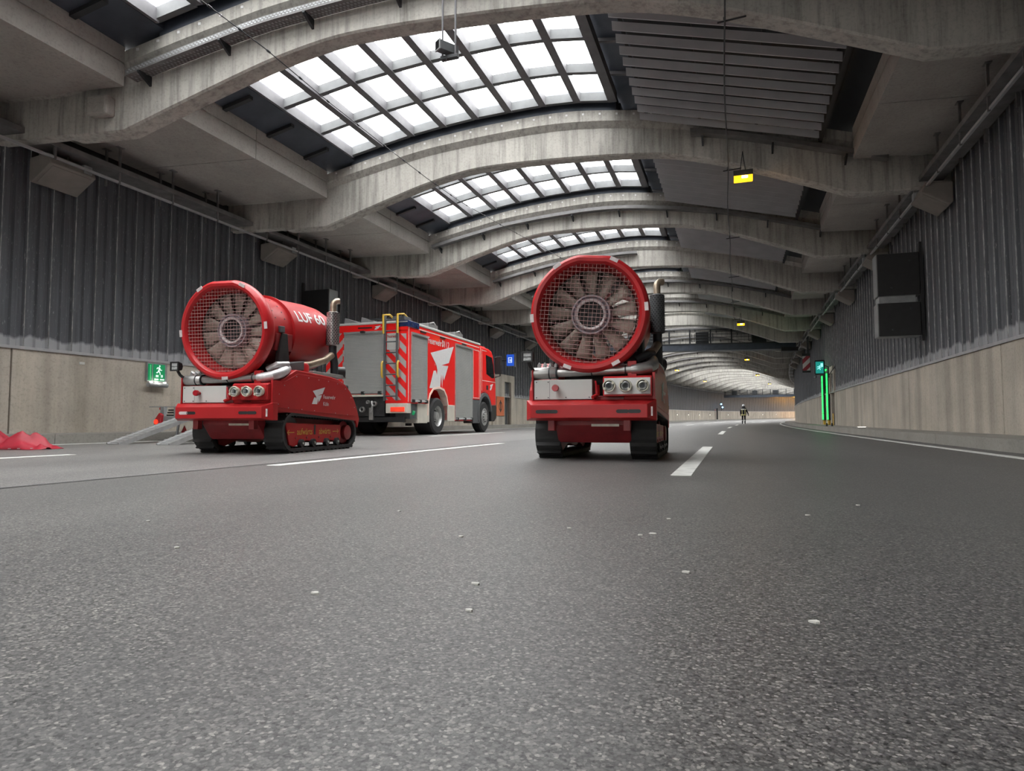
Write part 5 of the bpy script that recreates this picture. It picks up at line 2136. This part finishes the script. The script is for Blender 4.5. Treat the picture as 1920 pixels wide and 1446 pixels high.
    m2 = MB()
    m2.tube([(-1.05, -0.02, 0.92), (-1.0, -0.08, 0.80), (-1.05, -0.05, 0.66), (-1.1, -0.02, 0.60)], 0.03, 8)
    m2.obj('suction_elbow', 'alu', rc, smooth=True)
    m2 = MB()
    m2.box(-1.12, -1.0, -0.06, 0.02, 0.42, 0.75)
    m2.obj('tow_jaw', 'steel', R, bev=0.01)
    for x in (-0.35, -0.25, -0.15):
        pass
    # ---- wheels
    def wheel(y, dual, xside):
        m2 = MB()
        r = 0.535
        wdt = 0.58 if dual else 0.31
        xo = -0.02 if xside > 0 else -Wd + 0.02
        a, b3 = (xo - wdt, xo) if xside > 0 else (xo, xo + wdt)
        prof = [(0.30, a), (r - 0.05, a), (r, a + 0.04), (r, b3 - 0.04), (r - 0.05, b3), (0.30, b3)]
        m2.lathe(prof, (0, y, r), 'x', 36, True)
        w = m2.obj('wheel', 'tyre', R, smooth=True)
        m2 = MB()
        sx = 1 if xside > 0 else -1
        if dual:
            pr = [(0.305, xo), (0.29, xo - 0.02 * sx), (0.27, xo - 0.13 * sx), (0.20, xo - 0.15 * sx), (0.13, xo - 0.13 * sx), (0.12, xo - 0.02 * sx), (0.0005, xo - 0.0 * sx)]
        else:
            pr = [(0.305, xo), (0.28, xo + 0.01 * sx), (0.22, xo - 0.02 * sx), (0.14, xo + 0.05 * sx), (0.09, xo + 0.06 * sx), (0.0005, xo + 0.06 * sx)]
        m2.lathe(pr, (0, y, r), 'x', 30)
        m2.obj('rim', 'rim', w, smooth=True)
        for k in range(10):
            t = 2 * math.pi * k / 10
            m2 = MB()
            m2.disc((xo - (0.13 if dual else -0.02) * sx, y + 0.17 * math.cos(t), r + 0.17 * math.sin(t)), 0.018, 'x', 0.05, 6)
            m2.obj('wheel_nut', 'dark', w)
    for y, du in ((1.98, True), (5.90, False)):
        for sx in (1, -1):
            wheel(y, du, sx)
    for k in range(3):
        m2 = MB()
        m2.box(-2.2 + k * 0.9, -2.0 + k * 0.9, 2.4, 2.45, 0.25, 0.6)
        m2.obj('mud_flap', 'black', R)
    # ---- cab
    m_ = MB()
    cab = [(5.43, 1.08), (5.43, 2.96), (5.60, 2.99), (6.30, 2.99), (6.66, 2.93), (6.82, 2.78), (6.98, 2.20), (7.10, 1.85), (7.14, 1.20), (7.14, 0.95), (6.62, 0.95), (6.50, 1.16), (6.25, 1.34), (5.90, 1.40), (5.58, 1.32)]
    m_.prism(cab, -Wd + 0.02, -0.02, 'x')
    m_.obj('cab', 'firered', R, bev=0.05)
    m_ = MB()
    m_.prism([(6.04, 2.74), (6.66, 2.70), (6.80, 2.45), (6.93, 1.97), (6.66, 1.95), (6.10, 2.06)], -0.03, -0.012, 'x')
    m_.obj('side_window', 'glass', R, bev=0.01)
    m_ = MB()
    m_.prism([(6.76, 2.80), (6.84, 2.78), (7.02, 2.22), (7.10, 1.92), (7.04, 1.92)], -Wd + 0.12, -0.12, 'x')
    m_.obj('windscreen', 'glass', R)
    for y0, y1, z0, z1 in ((5.47, 5.50, 1.2, 2.94), (5.62, 5.64, 1.45, 2.9), (5.66, 7.05, 1.80, 1.82), (5.62, 6.1, 2.86, 2.88)):
        m2 = MB()
        m2.box(-0.022, -0.014, y0, y1, z0, z1)
        m2.obj('contour_tape', 'contour', R)
    m2 = MB()
    m2.box(-0.03, -0.005, 6.10, 6.26, 1.50, 1.66)
    m2.obj('door_handle', 'black', R, bev=0.01)
    m2 = MB()
    put_eagle(m2, lambda a, b3: (-0.012, 6.42 + a, 1.50 + b3), 0.36, 0.25)
    m2.obj('door_emblem', 'white', R)
    m2 = MB()
    m2.box(-0.35, 0.0, 4.74, 5.40, 0.32, 1.10)
    m2.obj('step_box', 'greyplastic', R, bev=0.02)
    m2 = MB()
    arc = []
    for k in range(13):
        t = math.radians(200 - 190 * k / 12)
        arc.append((5.90 + 0.70 * math.cos(t), 0.62 + 0.76 * math.sin(t)))
    v = []
    for y, z in arc:
        yi, zi = 5.90 + (y - 5.90) * 0.85, 0.62 + (z - 0.62) * 0.85
        v += [(-0.4, y, z), (0.02, y, z), (0.02, yi, zi), (-0.4, yi, zi)]
    f = []
    for i in range(12):
        for k in range(4):
            a, b3 = 4 * i + k, 4 * i + (k + 1) % 4
            f.append((a, a + 4, b3 + 4, b3))
    f += [(0, 1, 2, 3), (48, 49, 50, 51)]
    m2.add(v, f)
    m2.obj('front_fender', 'greyplastic', R)
    m2 = MB()
    m2.prism([(6.62, 0.95), (7.16, 1.0), (7.24, 0.9), (7.22, 0.50), (7.0, 0.38), (6.66, 0.38), (6.60, 0.7)], -Wd + 0.03, -0.03, 'x')
    m2.obj('front_bumper', 'black', R, bev=0.03)
    for sx, x in ((1, 0.02), (-1, -Wd - 0.02)):
        m2 = MB()
        m2.tube([(x - 0.04 * sx, 6.95, 2.72), (x + 0.14 * sx, 7.02, 2.74), (x + 0.16 * sx, 7.02, 2.05), (x - 0.03 * sx, 6.98, 2.0)], 0.022, 8)
        mr = m2.obj('mirror', 'black', R)
        m2 = MB()
        m2.box(x + 0.06 * sx - 0.1, x + 0.06 * sx + 0.16, 6.97, 7.09, 2.12, 2.78)
        m2.obj('mirror_housing', 'black', mr, bev=0.03)
    m2 = MB()
    m2.box(-Wd + 0.1, -0.1, 5.5, 6.2, 2.98, 3.04)
    m2.obj('cab_roof', 'firered', R, bev=0.03)
    # ---- roof load
    for x0 in (-2.15, -1.62):
        m2 = MB()
        m2.prism([(x0, 3.08), (x0 + 0.48, 3.08), (x0 + 0.48, 3.12), (x0 + 0.03, 3.28)], 0.3, 1.2, 'y')
        m2.obj('loading_ramp', 'alu', R, bev=0.006)
    m2 = MB()
    m2.tube([(-1.7, 0.4, 3.20), (-0.75, 0.4, 3.22), (-0.72, 0.4, 3.32)], 0.025, 6)
    m2.obj('roof_tube', 'dark', R)
    m2 = MB()
    m2.box(-0.55, -0.18, 0.15, 0.55, 3.07, 3.22)
    m2.obj('roof_box', 'greyplastic', R, bev=0.01)
    for y in (1.35, 3.3):
        m2 = MB()
        m2.box(-0.35, -0.05, y, y + 0.65, 3.07, 3.20)
        m2.tube([(-0.05, y + 0.1, 3.20), (-0.02, y + 0.3, 3.25), (-0.05, y + 0.5, 3.2)], 0.02, 6)
        m2.obj('roof_fitting', 'alu', R, bev=0.01)
    for x in (-0.35, -0.22):
        m2 = MB()
        m2.tube([(x, 6.5, 2.95), (x, 6.5, 3.12)], 0.02, 6)
        m2.obj('antenna', 'dark', R)
    return R


fire_engine()

# ================================================================== TRAILER WITH LOADING RAMPS
tr = tag(empty('transport_trailer', P(10.0, -9.6, 0), heading(10)), 'aluminium car trailer with lowered ramps behind the left fan robot', 'trailer')
for x0 in (-0.60, 0.52):
    m_ = MB()
    m_.M = Matrix.Translation((x0, -0.25, 0.47)) @ Matrix.Rotation(math.radians(17.0), 4, 'X')
    Lr = 1.62
    m_.box(0.0, 0.028, -Lr, 0, -0.05, 0.03)
    m_.box(0.262, 0.29, -Lr, 0, -0.05, 0.03)
    rp = m_.obj('loading_ramp', 'alu', tr)
    m_ = MB()
    m_.M = Matrix.Translation((x0, -0.25, 0.47)) @ Matrix.Rotation(math.radians(17.0), 4, 'X')
    m_.box(0.02, 0.27, -Lr, 0, -0.002, 0.012)
    m_.obj('ramp_floor', 'alu', rp)
    for k in range(14):
        m_ = MB()
        m_.M = Matrix.Translation((x0, -0.25, 0.47)) @ Matrix.Rotation(math.radians(17.0), 4, 'X')
        y = -Lr + 0.06 + k * 0.115
        m_.box(0.02, 0.27, y, y + 0.02, 0.01, 0.018)
        m_.box(-0.012, 0.03, y, y + 0.035, 0.028, 0.036)
        m_.obj('grip_bar', 'alu', rp)
m_ = MB()
m_.box(-1.25, 1.1, -0.20, -0.08, 0.40, 0.50)
m_.obj('rear_beam', 'gal', tr, bev=0.01)
m_ = MB()
m_.box(-1.23, 1.08, -0.08, 3.2, 0.44, 0.50)
m_.obj('bed', 'alu', tr)
for x in (-1.17, -0.82):
    m_ = MB()
    m_.box(x - 0.05, x + 0.05, -0.16, -0.08, 0.40, 0.68)
    m_.obj('stanchion', 'gal', tr, bev=0.006)
m_ = MB()
m_.tube([(-1.55, -0.12, 0.685), (1.0, -0.12, 0.675)], 0.010, 6)
m_.obj('cross_bar', 'gal', tr)
m_ = MB()
m_.prism([(-1.28, 0.33), (-1.10, 0.33), (-1.08, 0.52), (-1.14, 0.565), (-1.24, 0.45)], -0.26, -0.19, 'y')
tl_ = m_.obj('tail_lamp', 'reddot', tr, bev=0.012)
m_ = MB()
m_.disc((-1.205, -0.265, 0.385), 0.05, 'y', 0.02, 14)
m_.obj('lit_lens', 'tailred', tl_)
m_ = MB()
m_.disc((-1.26, -0.1, 0.65), 0.03, 'y', 0.04, 10)
m_.obj('clearance_lamp', 'reddot', tr)
m_ = MB()
m_.prism([(-0.60, 0.15), (-0.42, 0.15), (-0.51, 0.31)], -0.24, -0.225, 'y')
m_.obj('triangle_reflector', 'reddot', tr)
m_ = MB()
m_.tube([(-0.74, -0.15, 0.42), (-0.74, -0.2, 0.02)], 0.025, 8)
m_.obj('support_leg', 'gal', tr)
m_ = MB()
for k in range(3):
    m_.box(-1.04 + 0.02 * k, -0.88, -0.17, -0.1, 0.50 + 0.05 * k, 0.53 + 0.05 * k)
m_.obj('coupler_block', 'black', tr)
for x in (-1.36, 1.22):
    m_ = MB()
    m_.lathe([(0.18, -0.09), (0.27, -0.09), (0.29, -0.06), (0.29, 0.06), (0.27, 0.09), (0.18, 0.09)], (x, 1.5, 0.29), 'x', 24, True)
    wq = m_.obj('wheel', 'tyre', tr, smooth=True)
    m_ = MB()
    m_.disc((x, 1.5, 0.29), 0.185, 'x', 0.12, 18)
    m_.obj('rim', 'rim', wq)

# ================================================================== RED TARPAULIN
t0 = P(6.4, -9.7, 0)
NA, NB = 46, 16
rng = np.random.RandomState(4)
v, f = [], []
for i in range(NA + 1):
    a = i / NA
    x = -0.95 + 1.55 * a
    ridge = 0.05 + 0.19 * math.exp(-((a - 0.74) / 0.13) ** 2) + 0.20 * math.exp(-((a - 0.30) / 0.16) ** 2)
    ridge *= min(1, (1 - a) * 5.0 + 0.12)
    for k in range(NB + 1):
        b2 = k / NB
        w_ = 0.30 * (1 - 0.55 * max(0, a - 0.6))
        y = -w_ + 2 * w_ * b2 + 0.07 * math.sin(9 * a)
        prof = math.sin(math.pi * b2) ** 0.8
        tri = lambda q: abs((q / math.pi) % 2 - 1) * 2 - 1
        wr = 0.060 * tri(13 * a + 6 * b2) * tri(5 * b2 + 9 * a) + 0.034 * tri(31 * a - 11 * b2) + 0.015 * tri(60 * a + 17 * b2)
        z = max(0.004, ridge * prof + wr * prof * 1.2)
        v.append((x, y, z + 0.003))
for i in range(NA):
    for k in range(NB):
        a = i * (NB + 1) + k
        f.append((a, a + NB + 1, a + NB + 2, a + 1))
tp = tag(empty('red_tarpaulin', t0, 0), 'crumpled red tarpaulin lying on the asphalt at the left picture edge', 'tarpaulin')
m_ = MB()
m_.add(v, f)
o = m_.obj('cloth', 'redcloth', tp, smooth=True)
sd = o.modifiers.new('thick', 'SOLIDIFY')
sd.thickness = 0.006
sd.offset = 1
m_ = MB()
for i, (x, y) in enumerate(((0.42, -0.24), (0.50, -0.12), (0.30, -0.28))):
    m_.lathe([(0.008, -0.004), (0.018, -0.004), (0.018, 0.004), (0.008, 0.004)], (x, y, 0.02), 'z', 10, True)
m_.obj('eyelet', 'alu', tp)

# ================================================================== FIREFIGHTER WALKING AWAY
fp = P(64.0, -0.22, 0)
ff = tag(empty('person', fp, heading(64.0)), 'firefighter in dark jacket with yellow stripes and white helmet walking away along the tunnel', 'person')
J = {'pel': (0, 0, 0.95), 'ch': (0, 0.0, 1.25), 'nk': (0, 0.03, 1.50), 'hd': (0, 0.05, 1.66), 'hdt': (0, 0.05, 1.74),
     'hl': (-0.10, 0, 0.90), 'kl': (-0.12, 0.10, 0.50), 'al': (-0.12, -0.02, 0.10), 'tl': (-0.13, 0.13, 0.045),
     'hr': (0.10, 0, 0.90), 'kr': (0.11, 0.06, 0.49), 'ar': (0.11, -0.20, 0.12), 'trr': (0.115, -0.05, 0.045),
     'sl': (-0.20, 0.0, 1.42), 'el': (-0.27, -0.06, 1.14), 'wl': (-0.27, 0.05, 0.90), 'fl': (-0.27, 0.08, 0.80),
     'sr': (0.20, 0.0, 1.42), 'er': (0.31, 0.02, 1.15), 'wr': (0.40, 0.06, 0.93), 'fr': (0.42, 0.08, 0.83)}
E_ = [('pel', 'ch'), ('ch', 'nk'), ('nk', 'hd'), ('hd', 'hdt'), ('pel', 'hl'), ('hl', 'kl'), ('kl', 'al'), ('al', 'tl'), ('pel', 'hr'), ('hr', 'kr'), ('kr', 'ar'), ('ar', 'trr'), ('ch', 'sl'), ('sl', 'el'), ('el', 'wl'), ('wl', 'fl'), ('ch', 'sr'), ('sr', 'er'), ('er', 'wr'), ('wr', 'fr')]
RAD = {'pel': .17, 'ch': .19, 'nk': .075, 'hd': .09, 'hdt': .08, 'hl': .11, 'kl': .075, 'al': .06, 'tl': .05, 'hr': .11, 'kr': .075, 'ar': .06, 'trr': .05, 'sl': .095, 'el': .07, 'wl': .05, 'fl': .045, 'sr': .095, 'er': .07, 'wr': .05, 'fr': .045}
keys = list(J)
me = bpy.data.meshes.new('body')
me.from_pydata([J[k] for k in keys], [(keys.index(a), keys.index(b2)) for a, b2 in E_], [])
bo = bpy.data.objects.new('body', me)
COL.objects.link(bo)
bo.parent = ff
me.materials.append(MT['cloth'])
bo.modifiers.new('skin', 'SKIN')
sv = me.skin_vertices[0].data if len(me.skin_vertices) else None
if sv is None:
    me.skin_vertices.new() if hasattr(me.skin_vertices, 'new') else None
    sv = me.skin_vertices[0].data if len(me.skin_vertices) else None
if sv:
    for i, k in enumerate(keys):
        sv[i].radius = (RAD[k], RAD[k])
        sv[i].use_root = (k == 'pel')
ss_ = bo.modifiers.new('sub', 'SUBSURF')
ss_.levels = 1
ss_.render_levels = 1
# jacket skirt, stripes, helmet, boots, gloves
m_ = MB()
m_.lathe([(0.20, 0.80), (0.235, 0.82), (0.225, 1.1), (0.235, 1.35), (0.17, 1.50), (0.09, 1.53)], (0, 0, 0), 'z', 20)
jk = m_.obj('jacket', 'cloth', ff, smooth=True)
for z, r, mt in ((0.84, 0.243, 'hivis'), (1.36, 0.243, 'silver')):
    m_ = MB()
    m_.lathe([(r, z - 0.05), (r + 0.004, z - 0.04), (r + 0.004, z + 0.04), (r, z + 0.05)], (0, 0, 0), 'z', 20)
    m_.obj('reflective_band', mt, jk, smooth=True)
for x in (-0.13, 0.13):
    m_ = MB()
    m_.box(x - 0.028, x + 0.028, -0.232, -0.20, 0.82, 1.36)
    m_.obj('reflective_band', 'hivis', jk)
m_ = MB()
m_.lathe([(0.135, 1.66), (0.13, 1.72), (0.115, 1.79), (0.07, 1.84), (0.0005, 1.86)], (0, 0.05, 0), 'z', 18)
hm = m_.obj('helmet', 'helmet', ff, smooth=True)
m_ = MB()
m_.lathe([(0.12, 1.52), (0.13, 1.56), (0.125, 1.66), (0.115, 1.66), (0.11, 1.53)], (0, 0.04, 0), 'z', 16, True)
m_.obj('neck_guard', 'cloth', hm, smooth=True)
for (k, q, y) in (('tl', 'al', 0.0), ('trr', 'ar', 0.0)):
    a, b2 = Vector(J[q]), Vector(J[k])
    m_ = MB()
    m_.tube([a + Vector((0, -0.06, -0.05)), a + Vector((0, 0.02, -0.045)), b2 + Vector((0, 0.03, 0))], [0.055, 0.06, 0.045], 10)
    m_.obj('boot', 'black', ff, smooth=True)
for z_, k in ((0.30, ('kl', 'al')), (0.32, ('kr', 'ar'))):
    a, b2 = Vector(J[k[0]]), Vector(J[k[1]])
    p_ = a.lerp(b2, 0.45)
    m_ = MB()
    m_.tube([p_ + Vector((0, 0, 0.03)), p_ - Vector((0, 0, 0.03))], 0.085, 10)
    m_.obj('leg_band', 'silver', ff, smooth=True)
for k in ('fl', 'fr'):
    c = Vector(J[k])
    for n in range(4):
        m_ = MB()
        x = c.x + (n - 1.5) * 0.020
        m_.tube([(x, c.y, c.z - 0.01), (x, c.y + 0.015, c.z - 0.055), (x, c.y + 0.035, c.z - 0.085 + 0.006 * abs(n - 1.5))], [0.011, 0.010, 0.008], 6)
        m_.obj('finger', 'cloth', ff, smooth=True)
    m_ = MB()
    sx = 1 if c.x < 0 else -1
    m_.tube([(c.x + 0.03 * sx, c.y + 0.01, c.z + 0.01), (c.x + 0.05 * sx, c.y + 0.035, c.z - 0.03), (c.x + 0.045 * sx, c.y + 0.05, c.z - 0.055)], [0.012, 0.011, 0.009], 6)
    m_.obj('thumb', 'cloth', ff, smooth=True)
